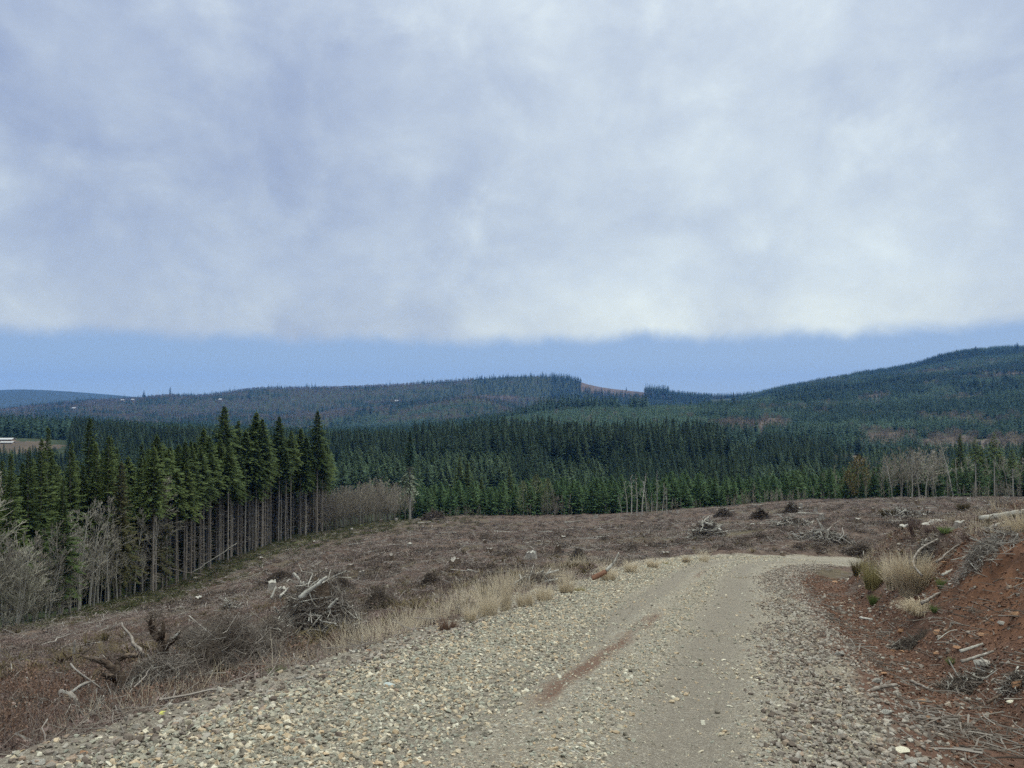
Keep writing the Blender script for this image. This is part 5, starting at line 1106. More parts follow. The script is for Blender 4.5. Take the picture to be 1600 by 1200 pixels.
pile(548, 1008, 60, 28, 'small dark twig heap at the foot of the big slash pile', 160, 0.1, True, seed=19, D=14.8, thick=0.5)
pile(1520, 1030, 90, 20, 'grey bark and root debris lying under the red bank', 130, 0.5, seed=20, D=10.8, thick=1.0, core=False)
pile(1590, 1050, 60, 26, 'torn grey wood debris at the right border under the bank', 90, 0.5, seed=21, D=9.6, thick=1.1, core=False)
pile(355, 955, 44, 18, 'silvery twig heap in the field above the dark brush heap', 90, 0.8, seed=22, group=GP, core=False, thick=0.5)
# upright root stump: stem that forks like antlers
Dr = 12.6
limb('root_stump', [P3(258, 1066, Dr), P3(256, 1030, Dr), P3(254, 1008, Dr), P3(248, 992, Dr + .1)], [0.10, 0.085, 0.085, 0.055], M['wood_brown'], 'brown upright root stump forking like antlers above the tangle', 'stump', seed=3, rough=0.30, partname='stem',
     parts=[('root', [P3(248, 994, Dr + .1), P3(240, 984, Dr + .1), P3(235, 972, Dr), P3(237, 962, Dr - .1)], [0.06, 0.05, 0.035, 0.015], M['wood_brown']), ('root', [P3(240, 984, Dr + .1), P3(243, 972, Dr + .2), P3(241, 963, Dr + .2)], [0.04, 0.028, 0.012], M['wood_brown']),
            ('root', [P3(251, 1000, Dr), P3(254, 988, Dr - .1), P3(256, 970, Dr - .1)], [0.045, 0.03, 0.014], M['wood_brown']), ('root', [P3(259, 1012, Dr), P3(268, 1003, Dr - .1), P3(277, 993, Dr - .2), P3(283, 985, Dr - .2)], [0.06, 0.05, 0.035, 0.015], M['wood_brown']),
            ('bleached_root', [P3(266, 1000, Dr - .15), P3(275, 995, Dr - .25), P3(282, 986, Dr - .3)], [0.028, 0.03, 0.012], M['wood_pale'])])
limb('twisted_root', [P3(192, 1085, 11.6), P3(184, 1052, 11.6), P3(165, 1036, 11.5), P3(145, 1030, 11.4), P3(126, 1024, 11.4)], [0.06, 0.062, 0.042, 0.026, 0.008], M['wood_brown'], 'dark brown root arching up left of the upright stump', 'root', seed=9, rough=0.30,
     parts=[('root', [P3(183, 1050, 11.6), P3(185, 1034, 11.7), P3(196, 1026, 11.7), P3(215, 1025, 11.8)], [0.05, 0.04, 0.035, 0.03], M['wood_brown']), ('root', [P3(180, 1060, 11.6), P3(170, 1056, 11.3), P3(158, 1054, 11.2)], [0.04, 0.03, 0.012], M['wood_brown'])])
limb('broken_log', [P3(96, 1082, 11.4), P3(108, 1085, 11.3), P3(119, 1094, 11.2), P3(124, 1102, 11.1)], [0.05, 0.055, 0.045, 0.02], M['wood'], 'silvery split log end curling down at the left of the tangle', 'log', seed=12, rough=0.2, partname='log',
     parts=[('splinter', [P3(102, 1086, 11.3), P3(105, 1100, 11.1), P3(104, 1110, 11.0)], [0.04, 0.03, 0.01], M['wood_brown']), ('splinter', [P3(112, 1082, 11.4), P3(130, 1070, 11.5), P3(148, 1064, 11.6)], [0.022, 0.025, 0.012], M['wood'])])
seg(224, 1024, 190, 974, 4.2, 1.6, M['wood'], 'leaning pale peeled pole with a broken thin tip left of the upright stump', 'leaning_pole', 'pole', D0=13.4, D1=14.2)
seg(190, 1098, 240, 1040, 1.6, 1.2, M['stick'], 'thin grey stick leaning across the front of the upright stump', 'stick', 'stick', D0=10.6, D1=11.8)
seg(158, 1075, 111, 1038, 1.2, 2.4, M['stick'], 'thin crooked stick rising to a pale knob above the silvery log end', 'stick', 'stick', D0=11.0, D1=11.6, mid=[(137, 1060), (118, 1046)])
seg(40, 1032, 95, 1041, 3.4, 2.0, M['grass_olive'], 'ochre mossy branch lying in the field at the left', 'mossy_branch', 'branch', mid=[(60, 1037)], D0=19)
seg(2, 1030, 108, 992, 2.0, 1.2, M['wood'], 'long thin grey pole lying in the field at the far left', 'pole', 'pole', D0=24, D1=30)
seg(42, 1058, 45, 1080, 1.4, 2.0, M['wood_pale'], 'short pale upright stick in the field at the far left', 'stick', 'stick', D0=14)
seg(115, 1022, 117, 1000, 2.4, 1.4, M['wood'], 'short jagged grey snag standing left of the arching root', 'snag', 'snag', D0=14.5)
seg(300, 895, 370, 849, 0.9, 0.6, M['wood_pale'], 'fallen pale pole leaning against the foot of the left-hand stand', 'leaning_pole', 'pole', D0=120, D1=124)
seg(262, 888, 345, 903, 0.8, 0.6, M['wood'], 'thin fallen stem lying under the leaning pale pole', 'fallen_stem', 'log', D0=116, D1=122)
for i, (a, b, c, d_, r, lb) in enumerate([(468, 935, 510, 902, 4.6, 'thickest bleached split log jutting from the top of the big slash pile'), (470, 930, 498, 905, 2.2, 'thin bleached branch beside the thickest split log'), (424, 935, 431, 917, 2.4, 'short pale spike at the left end of the big slash pile'), (438, 932, 450, 920, 3.4, 'stubby pale spike left of the thickest split log'),
      (514, 950, 527, 936, 4.6, 'round ended pale log at the right of the big slash pile'), (483, 965, 496, 985, 4.0, 'pale broken log end low in the front of the big slash pile'), (428, 948, 442, 966, 2.0, 'pale stick hanging down the left of the big slash pile'), (508, 957, 535, 952, 2.2, 'pale horizontal branch in the right of the big slash pile'), (460, 948, 472, 940, 2.6, 'short pale branch in the middle of the big slash pile')]):
    seg(a, b, c, d_, r, r * 0.6, M['wood_pale'], lb, 'split_log', 'log', 'bleached logs of the big slash pile', D0=16.9 + 0.1 * (i % 3), D1=17.0 + 0.15 * (i % 4), seed=i, rough=0.16, sides=8)
limb('broken_branch', [P3(925, 904, 19.8), P3(936, 899, 19.8), P3(947, 893, 19.8)], [0.055, 0.062, 0.055], M['wood_red'], 'broken branch with a thick red butt and pale curved stem by the road edge', 'branch', seed=31, partname='butt',
     parts=[('stem', [P3(947, 892, 19.8), P3(955, 884, 19.9), P3(962, 875, 20), P3(967, 863, 20)], [0.045, 0.035, 0.026, 0.015], M['wood_pale']), ('twig', [P3(958, 882, 19.9), P3(957, 872, 19.8)], [0.02, 0.008], M['wood_pale'])])
seg(965, 848, 998, 847, 1.6, 1.2, M['wood_pale'], 'straight bleached log lying alone in the field left of the road bend', D0=78)
seg(722, 832, 742, 833, 1.2, 0.9, M['wood_pale'], 'short bleached log in the field below the young firs', D0=120)
seg(704, 890, 745, 893, 1.2, 0.8, M['wood'], 'thin grey pole in the field above the dry grass', 'pole', 'pole', D0=38)
seg(730, 890, 762, 897, 1.4, 1.0, M['wood_pale'], 'bleached branch lying in the field left of the tall dry grass', 'branch', 'branch', D0=35)
seg(795, 918, 812, 930, 2.2, 1.2, M['wood_pale'], 'bleached forked branch at the left of the tangled slash pile', 'branch', 'branch', D0=21, mid=[(801, 915)])
seg(330, 1106, 385, 1108, 2.6, 1.8, M['wood'], 'flat weathered branch lying on the gravel edge under the brush heap', 'branch', 'branch', D0=7.2, D1=7.3, mid=[(355, 1104)])
seg(388, 1084, 432, 1056, 2.0, 1.4, M['wood'], 'grey branch lying up the gravel edge beside the brush heap', 'branch', 'branch', D0=8.0, D1=9.6)
seg(86, 1176, 128, 1160, 3.2, 1.6, M['wood_brown'], 'dark twisted branch on the gravel at the lower left', 'branch', 'branch', D0=5.9, D1=6.1, mid=[(104, 1164)])
# on and behind the bank
seg(1530, 811, 1622, 797, 6.5, 7.5, M['wood_pale'], 'smooth pale grey log lying on top of the bank at the right border', D0=18.8, D1=18.4, sides=12, rough=0.05)
limb('split_log', [P3(1484, 835, 19), P3(1515, 832, 18.6), P3(1543, 826, 18), P3(1572, 817, 17.6)], [0.05, 0.045, 0.07, 0.055], M['wood_pale'], 'long jagged bleached log on the bank below the smooth grey one', 'log', seed=41, rough=0.2, partname='log', parts=[('splinter', [P3(1507, 825, 18.7), P3(1530, 828, 18.4), P3(1545, 823, 18)], [0.035, 0.05, 0.03], M['wood_pale'])])
def stump(px, py, wpx, hpx, label, D=None, m1='wood', m2='wood_pale', seed=0, flare=1.35, splinter=True, group=None):
    if D: x, y, z = atD(px, D)
    else: x, y, z = hit(px, py)
    r = wpx / 2400 * y; h = hpx / 1200 * y; g = np.random.default_rng(seed + 60); n = 14; a = np.arange(n) * 2 * math.pi / n; root = tag(link('stump', None, None, (x, y, z)), label, 'stump', group)
    rows = [(-0.12, flare * 1.2), (0.08, flare), (0.35, 1.08), (1.0, 1.0)]; V = []
    lob = 1 + 0.10 * g.normal(size=n)
    for t, f in rows:
        for k in range(n): rr = r * f * (1 + (lob[k] - 1) * (1 + 2 * (1 - min(1, max(0, t))))); V.append([math.cos(a[k]) * rr, math.sin(a[k]) * rr, t * h * (1 + (0.10 * g.normal() if t == 1 and splinter else 0))])
    F = [[j * n + k, j * n + (k + 1) % n, (j + 1) * n + (k + 1) % n, (j + 1) * n + k] for j in range(3) for k in range(n)]
    link('bark', mk('bark', (np.array(V), np.array(F)), M[m1], True), root)
    T_ = np.array(V[-n:]) * [0.97, 0.97, 1]; c = np.array([[0, 0, T_[:, 2].mean()]]); T2 = np.concatenate([T_, c]); F2 = np.array([[n, k, k + 1, (k + 2) % n] for k in range(0, n, 2)])
    link('cut_face', mk('cut_face', (T2, F2), M[m2]), root)
    return root
stump(1411, 852, 12, 15, 'upright bleached stump standing behind the pale grass clump', D=26, m1='wood')
stump(1498, 834, 13, 12, 'pale sawn stump on the bank beside the long jagged log', D=19.6, m1='wood')
stump(1466, 824, 22, 6, 'wide low bleached stump on the bank left of the sawn one', D=23, m1='wood_pale', splinter=True)
stump(1589, 790, 7, 11, 'small pale stump behind the smooth grey log', D=30, m1='wood_pale')
stump(649, 1006 - 8, 25, 22, 'red brown rotten stump at the road edge between the brush mound and the dry grass', D=13.2, m1='wood_red', m2='wood_red')
for i, (px, py, w_, h_) in enumerate([(620, 815, 4, 5), (596, 816, 4, 4), (1251, 795, 5, 8), (1365, 803, 5, 9), (1275, 800, 5, 7), (1433, 790, 6, 8), (932, 810, 5, 6), (352, 906, 5, 4), (305, 906, 6, 4), (1222, 868, 6, 5), (800, 845, 5, 4), (1010, 856, 6, 4)]):
    lbs = ['tiny stump at the far edge left of the lone tall tree', 'tiny dark stump left of the other one at the far edge', 'thin reddish stump in the far right field', 'reddish upright stump left of the birches in the field', 'small stump between the grey dome of brush and the field edge', 'broken stump in front of the right-hand alders', 'red brown stump before the young firs in the middle', 'pale topped stump near the mossy foot of the stand', 'white topped stump below the leaning pale pole', 'small stump by the far edge of the road bend', 'small dark stump in the middle of the clear cut', 'small stump below the straight bleached log']
    stump(px, py, w_, h_, lbs[i], m1='wood_brown' if i % 2 else 'wood', m2='wood', seed=i)
seg(1441, 900, 1466, 842, 2.4, 1.6, M['wood'], 'curved grey branch rising beside the pale grass clump on the bank', 'branch', 'branch', D0=17.6, D1=19, mid=[(1427, 880), (1438, 858)])
seg(1463, 879, 1512, 838, 2.0, 1.4, M['wood'], 'long dark grey branch leaning up the bank to the stump', 'branch', 'branch', D0=17.2, D1=18.6)
seg(1472, 899, 1504, 883, 2.8, 2.2, M['wood_pale'], 'short straight pale log lying on the bank face', 'log', 'log', D0=16.6, D1=16.9)
seg(1440, 943, 1482, 918, 3.2, 2.0, M['wood'], 'grey branch lying down the bank below the short pale log', 'branch', 'branch', D0=15.6, D1=16.6)
seg(1465, 1000, 1508, 984, 1.0, 0.6, M['wood_pale'], 'thin pale twig arching over the foot of the bank', 'twig', 'twig', D0=13.2, D1=13.6, mid=[(1485, 986)])
seg(1344, 965, 1363, 968, 2.6, 1.4, M['wood_pale'], 'bright white splinter of wood lying in the ditch', 'splinter', 'wood scrap', D0=18.0, D1=17.6)
seg(1424, 1064, 1450, 1076, 3.2, 2.2, M['wood'], 'short thick grey stick lying along the ditch', 'stick', 'stick', D0=10.6, D1=10.0)
seg(1346, 1086, 1402, 1070, 3.8, 3.0, M['wood'], 'brown grey stick lying across the shoulder gravel', 'stick', 'stick', D0=8.2, D1=8.6, mid=[(1375, 1074)])
seg(1411, 1180, 1455, 1184, 5.5, 2.5, M['wood_brown'], 'dark flat slab of bark at the lower right', 'bark_slab', 'bark', D0=6.05, D1=5.9)
seg(1542, 1098, 1564, 1086, 3.0, 2.4, M['wood_brown'], 'black slab of bark in the ditch near the right border', 'bark_slab', 'bark', D0=8.6, D1=8.8)
seg(1478, 1120, 1460, 1106, 1.0, 0.8, M['stick'], 'thin stick in the ditch below the short thick one', 'stick', 'stick', D0=8.2, D1=8.8)
seg(1502, 1034, 1552, 1018, 3.4, 2.2, M['wood'], 'long grey root on the debris under the red bank', 'root', 'root', D0=10.9, D1=11.0)
seg(1500, 1018, 1536, 1006, 3.6, 2.0, M['wood_pale'], 'pale curved root piece on top of the debris under the bank', 'root', 'root', D0=11.6, D1=11.6)
seg(1550, 852, 1585, 872, 1.2, 0.8, M['wood'], 'thin grey twig on the upper bank at the right', 'twig', 'twig', D0=15.2, D1=14.6)
# rocks
RK = [(1410, 984, 15, 10, 'o', 'orange angular rock at the foot of the bank where the ditch widens'), (1466, 986, 17, 11, 'o', 'brown orange rock right of the angular one at the foot of the bank'), (1485, 962, 7, 6, 'o', 'small orange pebble on the lower bank'), (1396, 1016, 7, 7, 'o', 'small orange stone in the ditch, left of a twin'), (1410, 1017, 7, 6, 'o', 'small orange stone in the ditch, right of its twin'),
      (1465, 1020, 12, 8, 'o', 'brownish rock in the ditch below the orange ones'), (1500, 1011, 16, 8, 'o', 'flat orange rock beside the grey debris'), (1536, 990, 16, 7, 'o', 'orange rock half buried in the red bank foot'), (1545, 1033, 32, 17, 'g', 'large rounded grey brown boulder in front of the debris'), (1594, 1068, 20, 28, 'o', 'square orange block cut off by the right border'),
      (1552, 968, 10, 8, 'o', 'left of two orange stones on the red bank'), (1566, 972, 14, 10, 'g', 'grey stone right of the orange one on the red bank'), (1588, 958, 18, 14, 'o', 'orange stone near the right border of the red bank'), (1479, 877, 16, 9, 'o', 'pale orange rock set in the upper bank'), (1512, 890, 8, 6, 'o', 'small orange stone in the middle of the bank'),
      (1530, 872, 10, 6, 'o', 'orange stone high on the bank'), (1350, 926, 10, 8, 'g', 'brown round stone in the far ditch'), (1305, 909, 12, 6, 'o', 'rust coloured stone where the road meets the far ditch'), (1413, 925, 6, 5, 'g', 'small stone under the drooping grass'), (1380, 1052, 14, 8, 'o', 'bright orange stone on the shoulder gravel'),
      (1419, 1045, 10, 8, 'g', 'pale blue grey stone at the edge of the ditch'), (1441, 1096, 22, 12, 'o', 'tan pointed slab of rock on the shoulder'), (1445, 1118, 22, 15, 'o', 'large rust orange rock in the lower right shoulder'), (1385, 1112, 20, 14, 'g', 'grey angular rock left of the rust orange one'), (1315, 1074, 16, 12, 'o', 'tan block shaped stone on the right shoulder'),
      (1312, 1020, 20, 14, 'g', 'largest flat grey stone in the shoulder gravel'), (1247, 1030, 18, 10, 'g', 'dark blue grey stone at the edge of the smooth track'), (1370, 1062, 14, 16, 'g', 'upright dark grey stone by the ditch edge'), (1340, 1122, 14, 7, 'y', 'flat cream coloured stone on the shoulder'), (1580, 1095, 14, 9, 'y', 'cream coloured stone in the ditch at the right'),
      (1532, 1092, 13, 8, 'g', 'grey stone beside the black slab of bark'), (1514, 1092, 6, 6, 'y', 'small pale stone left of the grey one in the ditch'), (1410, 1172, 30, 16, 'y', 'large cream and grey rock at the bottom right'), (1425, 1190, 24, 12, 'g', 'grey slab at the bottom edge of the shoulder'), (658, 1101, 16, 12, 'g', 'dark brown stone standing proud of the pale gravel'),
      (555, 1016, 9, 11, 'g', 'grey stone perched upright on the left gravel edge'), (470, 1058, 15, 10, 'g', 'blue grey stone on the left gravel edge'), (606, 1070, 24, 14, 'b', 'pale blue green broken stone in the coarse gravel'), (576, 1016, 9, 6, 'o', 'dark rust stone on the left gravel edge'), (694, 1102, 9, 8, 'o', 'orange stone at the edge of the coarse gravel'),
      (154, 1154, 14, 10, 'y', 'tan stone on the left gravel edge near the green tuft'), (190, 1200 - 8, 20, 12, 'g', 'grey stone at the bottom left corner of the gravel'), (55, 1190, 26, 12, 'g', 'pale grey rock at the bottom left'), (246, 1142, 20, 9, 'y', 'cream pebble near the bright yellow leaf'), (130, 1176, 16, 8, 'o', 'orange brown stone low in the left gravel edge')]
M['rock_cream'] = varmat('cream_rock', [(0.0, (0.36, 0.32, 0.24)), (0.5, (0.52, 0.48, 0.38)), (1.0, (0.64, 0.61, 0.53))], 8.0, 0.7, bump=0.4); M['rock_blue'] = varmat('blue_grey_rock', [(0.0, (0.22, 0.26, 0.25)), (0.5, (0.34, 0.38, 0.37)), (1.0, (0.48, 0.52, 0.50))], 8.0, 0.7, bump=0.4)
for i, (px, py, w_, h_, c, lb) in enumerate(RK):
    x, y, z = hit(px, py + h_ * 0.3); m = M[{'o': 'rock_orange', 'g': 'rock_grey', 'y': 'rock_cream', 'b': 'rock_blue'}[c]]; me = hullmesh('rock', 1200 + i, m, flat=0.8, n=22)
    sx = w_ / 2400 * y * 1.0; sz = h_ / 2400 * y * 0.85
    link_ = link('rock', me, None, (x, y + sx * 0.3, h1(x, y + sx * 0.3) + sz * 0.35), (rr_.uniform(-.2, .2), rr_.uniform(-.2, .2), rr_.uniform(-.3, .3)), (sx, sx * 0.9, sz)); tag(link_, lb, 'rock')
# logs and stumps scattered over the clear cut, each lying on the ground
LG = []
for i in range(6):
    L_ = 3.0; zz_ = [0, 0.05, -0.04, 0.06, 0.0, 0.03][i]
    v, f, o_ = limbmesh([(-L_ / 2, 0, 0), (-L_ * .15, zz_, 0.02), (L_ * .2, -zz_, 0.0), (L_ / 2, zz_ * 0.5, 0.03)], [0.07, 0.068, 0.055, 0.03], 8, 300 + i, 0.2, origin=np.zeros(3)); LG.append(mk('log', (v, f), M['wood_pale' if i < 4 else 'wood'], False))
zone_words = [(420, 'left'), (760, 'left middle'), (1080, 'middle'), (1330, 'right middle'), (9999, 'right')]
for i in range(150):
    D_ = math.exp(rr_.uniform(math.log(58), math.log(190))); px = rr_.uniform(60, 1590); x, y, z = atD(px, D_)
    W_, TT = roadco(np.array([x]), np.array([y]))
    if y > float(edgeD(x, y)) * 0.93 or (abs(W_[0]) < 6.5 and D_ < 62): continue
    if px < 520 and rr_.random() < 0.6: continue
    az = rr_.choice([rr_.gauss(0.1, 0.35), rr_.uniform(0, 3.14)]); k = rr_.uniform(0.3, 0.95) * (0.5 + 0.6 * min(1, D_ / 120)); dx, dy = math.cos(az) * 1.5 * k, math.sin(az) * 1.5 * k
    z0, z1 = h1(x - dx, y - dy), h1(x + dx, y + dy); zw = [w for l, w in zone_words if px < l][0]; nf = 'near' if D_ < 80 else ('far' if D_ > 125 else 'central')
    o = link('log', LG[i % 6], None, (x, y, max((z0 + z1) / 2, z) + 0.16 * k + 0.05), (0, -math.atan2(z1 - z0, 3 * k), az), (k, k * rr_.uniform(.8, 1.4), k)); tag(o, 'weathered log lying in the %s %s part of the clear cut' % (nf, zw), 'log', 'weathered logs lying over the clear cut')
for i in range(46):
    D_ = math.exp(rr_.uniform(math.log(30), math.log(180))); px = rr_.uniform(120, 1590); x, y, z = atD(px, D_); W_, TT = roadco(np.array([x]), np.array([y]))
    if y > float(edgeD(x, y)) * 0.95 or (abs(W_[0]) < 6.5 and D_ < 62): continue
    zw = [w for l, w in zone_words if px < l][0]; nf = 'near' if D_ < 60 else ('far' if D_ > 115 else 'central')
    st = stump(px, 0, rr_.uniform(0.32, 0.6) * 1200 / D_, rr_.uniform(0.35, 0.65) * 1200 / D_, 'old sawn stump in the %s %s part of the clear cut' % (nf, zw), D=D_, m1='wood_brown' if i % 3 else 'wood', m2='wood_pale' if i % 2 else 'wood', seed=200 + i, group='old stumps of the clear cut')
# tufts of grass as things
def grasst(px, py, wpx, hpx, m, label, n=160, seed=0, curve=0.6, fall=0.1, lean=(0, 0), group=None, name='grass_tuft', cat='grass tuft', D=None, wd=0.007):
    if D: x, y, z = atD(px, D)
    else: x, y, z = hit(px, py)
    W_ = wpx / 2400 * y; Hh = hpx / 1200 * y; wd = max(wd, y * 0.00085); n = int(n * 1.5); return tag(link(name, mk(name, tuft(seed + 2000, n, Hh, W_ * 0.75, wd, curve, 4, W_ * 0.45, 0.6, fall), M[m]), None, (x, y, z - 0.02), (lean[0], lean[1], 0)), label, cat, group)
grasst(1424, 915, 88, 74, 'grass_dry', 'large pale dry grass clump between the ditch and the bank', 620, 1, D=18.2, curve=0.9, wd=0.02)
grasst(1396, 905, 56, 60, 'grass_dry', 'pale grass clump at the left of the large one', 340, 2, D=20, wd=0.02)
grasst(1364, 905, 60, 52, 'grass_olive', 'olive rusty grass clump at the ditch end left of the pale clump', 240, 3, D=22, curve=1.0)
grasst(1340, 888, 34, 28, 'fern', 'dark low green clump where the ditch begins', 160, 4, D=26)
grasst(1437, 938, 92, 50, 'grass_dry', 'drooping straw coloured clump hanging into the ditch', 460, 5, fall=0.75, curve=0.2, D=16.2)
grasst(1596, 870, 70, 48, 'grass_dry', 'tall straw coloured clump at the right border on top of the bank', 300, 6, lean=(0.1, -0.35), D=15.6)
grasst(1557, 812, 40, 40, 'grass_dry', 'thin tall dry stalks behind the smooth grey log', 60, 7, D=22)
grasst(1470, 912, 26, 18, 'grass_green', 'fresh green tuft in the middle of the bank', 160, 8, D=16.4)
grasst(1458, 942, 20, 12, 'grass_green', 'small green tuft just above the debris on the bank', 110, 9, D=15.3)
grasst(1483, 1003, 26, 11, 'grass_green', 'bright green tuft at the foot of the bank beside the debris', 130, 10, D=12.4)
grasst(1362, 912, 24, 18, 'grass_green', 'green tuft under the olive grass clump', 130, 11, D=20.6)
grasst(1475, 852, 28, 12, 'grass_green', 'green tuft on the bank top below the low stump', 130, 12, D=19)
grasst(436, 1046, 40, 26, 'grass_green', 'bright green tuft at the gravel edge under the pale grass', 280, 13, D=8.3, wd=0.005)
grasst(178, 1138, 44, 16, 'grass_green', 'low green tuft at the gravel edge in the lower left', 260, 14, D=6.3, wd=0.004)
grasst(905, 925, 24, 10, 'grass_olive', 'yellow green mossy tuft at the road edge before the broken branch', 120, 15)
grasst(1040, 882, 14, 5, 'grass_olive', 'tiny yellow green tuft at the far road edge', 70, 16)
for i, (px, py, w_, h_, m, lb) in enumerate([(488, 1020, 60, 62, 'grass_dry', 'tall pale dry grass in front of the big slash pile'), (455, 1028, 50, 52, 'grass_dry', 'dry grass left of the tallest one before the big slash pile'), (525, 1015, 36, 34, 'bramble_red', 'reddish stalks right of the dry grass before the slash pile'), (762, 965, 62, 60, 'grass_dry', 'big dry grass clump leaning over the left road edge'), (790, 955, 40, 84, 'grass_dry', 'tallest thin dry stalks on the left road edge'),
      (735, 972, 36, 36, 'grass_dry', 'dry grass at the left of the big leaning clump'), (820, 948, 46, 34, 'grass_dry', 'dry grass in front of the tangled slash pile'), (850, 940, 46, 36, 'grass_dry', 'dry grass between the slash pile and the broken branch'), (885, 928, 44, 34, 'grass_dry', 'dry grass left of the broken branch'), (950, 908, 44, 34, 'grass_dry', 'dry grass behind the broken branch'), (985, 896, 36, 26, 'grass_dry', 'dry grass right of the broken branch'),
      (1020, 888, 30, 20, 'grass_dry', 'short dry grass near the far road edge'), (1100, 878, 26, 22, 'grass_dry', 'thin dry grass beyond the crest of the road'), (1072, 880, 22, 16, 'grass_dry', 'low pale grass beyond the crest of the road'), (60, 1175, 110, 70, 'bramble_red', 'red brown bracken clump in the lower left corner'), (20, 1150, 80, 50, 'bramble_red', 'red brown bracken at the left border'), (100, 1140, 60, 50, 'bramble', 'brown stalks right of the red bracken'),
      (150, 1125, 70, 60, 'stick', 'grey arching stalks in front of the root tangle'), (210, 1112, 80, 60, 'stick', 'thin grey stalks before the upright stump'), (350, 1072, 50, 40, 'fern', 'ochre green fern at the gravel edge below the brush heap'), (320, 1085, 50, 34, 'bramble_red', 'red stems left of the ochre fern'), (275, 1090, 50, 30, 'bramble_red', 'red stems below the upright stump'), (700, 985, 50, 26, 'bramble_red', 'low red brown stalks along the left road edge'),
      (600, 1000, 50, 24, 'bramble', 'brown stalks right of the big slash pile'), (400, 1050, 44, 50, 'stick', 'grey stalks between the brush heap and the dry grass'), (1385, 808, 30, 16, 'fern', 'green brown bush in the far right field'), (1505, 800, 26, 18, 'fern', 'rusty bush in the field behind the bank'), (1430, 835, 30, 30, 'bramble', 'brown bush between the two bleached stumps'), (1455, 838, 34, 26, 'bramble', 'rusty dead bush below the wide low stump')]):
    D = {14: 5.9, 15: 6.4, 16: 7.6, 17: 8.2, 18: 8.6, 0: 11.2, 1: 10.4}.get(i)
    grasst(px, py, w_, h_, m, lb, 150 if i not in (4, 12) else 60, 40 + i, D=D, curve=0.8 if m != 'stick' else 0.9, fall=0.15 if m != 'stick' else 0.4, wd=0.006)
# dry grass and stalks along the verge (uncountable)
GRS = [mk('verge_grass', tuft(2300 + i, 26, 0.66, 0.34, 0.009, 0.7, 3, 0.2, 0.65, 0.12), M['grass_dry']) for i in range(4)]
x, y = samples(22000, 6, 60, -200, 1400, -0.2); W_, TT = roadco(x, y); hw = halfw(TT); ns = fbm(x / 2.2, y / 2.2, 210, 3)
ok = (W_ < -hw - 0.55) & (W_ > -hw - 2.6) & (rg.random(len(x)) < 0.03 + 0.9 * ns + 0.16 * sst(11, 16, y)); x, y = x[ok], y[ok]
scatter('verge_grass', GRS, bed(x, y, 0.02), upto(x), rg.uniform(0.5, 1.35, len(x)), 'dry grass along the left verge of the road', 'grass')
STK = [mk('dead_stalk', tuft(2320 + i, 9, 0.8, 0.3, 0.006, 0.9, 4, 0.15, 0.6, 0.3), M['stick' if i % 2 else 'bramble']) for i in range(5)]
x, y, W_, hw = fieldpts(22000, 5, 80, -260, 1900, -0.2, 0.75); ns = fbm(x / 4, y / 4, 220, 3); ok = rg.random(len(x)) < 0.45 + ns; x, y = x[ok], y[ok]
scatter('dead_stalks', STK, bed(x, y, 0.02), upto(x), rg.uniform(0.4, 1.0, len(x)), 'thin dead stalks standing in the near part of the clear cut', 'stalks')
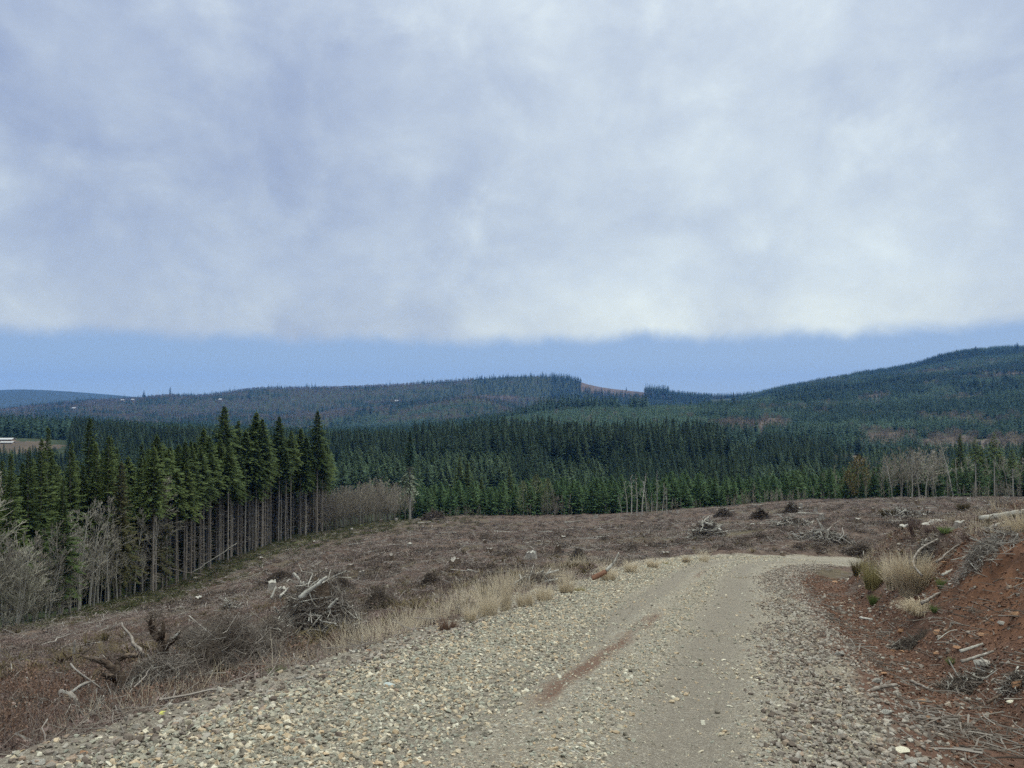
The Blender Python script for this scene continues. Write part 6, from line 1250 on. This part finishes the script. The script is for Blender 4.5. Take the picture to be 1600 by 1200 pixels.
# plants clothing the bank top and the end of the ditch
x, y = samples(26000, 9, 45, 1250, 2200, -0.1); W_, TT = roadco(x, y); hw = halfw(TT); ns = fbm(x / 1.6, y / 1.6, 230, 3); lim = 2.2 + 2.1 * (1 - sst(39.5, 43.5, TT))
ok = (W_ > hw + lim + 0.2) & (W_ < hw + 9) & (rg.random(len(x)) < 0.5 + ns); x, y, ns = x[ok], y[ok], ns[ok]; k = rg.random(len(x))
for m_, nm, pr, lb in ((k < 0.45, 'bank_brambles', BR, 'brown brambles on top of the cut bank'), ((k >= 0.45) & (k < 0.62), 'bank_grass', GRS, 'dry grass on top of the cut bank'), ((k >= 0.62) & (k < 0.72), 'bank_ferns', FRN, 'low olive ferns on the bank'), (k >= 0.72, 'bank_twigs', ST, 'dead twigs strewn on the bank')):
    scatter(nm, pr, bed(x[m_], y[m_], 0.0), upto(x[m_]), rg.uniform(0.3, 0.75, int(m_.sum())), lb, 'undergrowth')
# a fallen yellow leaf
lf = mk('leaf', (np.array([[0, 0, 0], [0.03, 0.02, 0.012], [0.075, 0.0, 0.0], [0.03, -0.022, 0.015], [0.05, 0.045, 0.0], [0.02, 0.03, 0.0], [0.055, -0.04, 0.0], [0.02, -0.03, 0.0]]), np.array([[0, 3, 2, 1], [0, 1, 4, 5], [0, 7, 6, 3]])), varmat('yellow_leaf', [(0, (0.42, 0.40, 0.10)), (1, (0.52, 0.50, 0.16))], 9, 0.5))
x, y, z = hit(248, 1122); tag(link('leaf', lf, None, (x, y, z + 0.03), (0.2, -0.2, 0.6), 0.75), 'bright yellow leaf lying on the left gravel edge', 'leaf')
#@@NEXT
zlo, zhi = -90.0, 420.0
def haze():
    lo, hi = 1e9, -1e9
    for n_ in ('ground', 'hills'):
        me = bpy.data.objects[n_].data; v = np.empty(len(me.vertices) * 3, np.float32); me.vertices.foreach_get('co', v); z = v.reshape(-1, 3)[:, 2]; lo = min(lo, z.min()); hi = max(hi, z.max())
    me = mk('haze', box(-15500, 15500, -40, 10150, lo - 1.5, hi + 45), None) if False else mesh_np('haze', *box(-15500, 15500, -40, 10150, lo - 1.5, hi + 45), [])
    m = bpy.data.materials.new('haze'); m.use_nodes = True; t = m.node_tree; t.nodes.clear()
    pv = N(t, 'ShaderNodeVolumePrincipled'); pv.inputs['Color'].default_value = (0.12, 0.36, 1.0, 1); pv.inputs['Density'].default_value = 5.0e-5; pv.inputs['Anisotropy'].default_value = 0.0
    o = N(t, 'ShaderNodeOutputMaterial'); t.links.new(pv.outputs[0], o.inputs['Volume']); me.materials.append(m)
    tag(link('haze', me), 'thin blue haze filling the air over the valley', 'haze', kind='stuff')
haze()
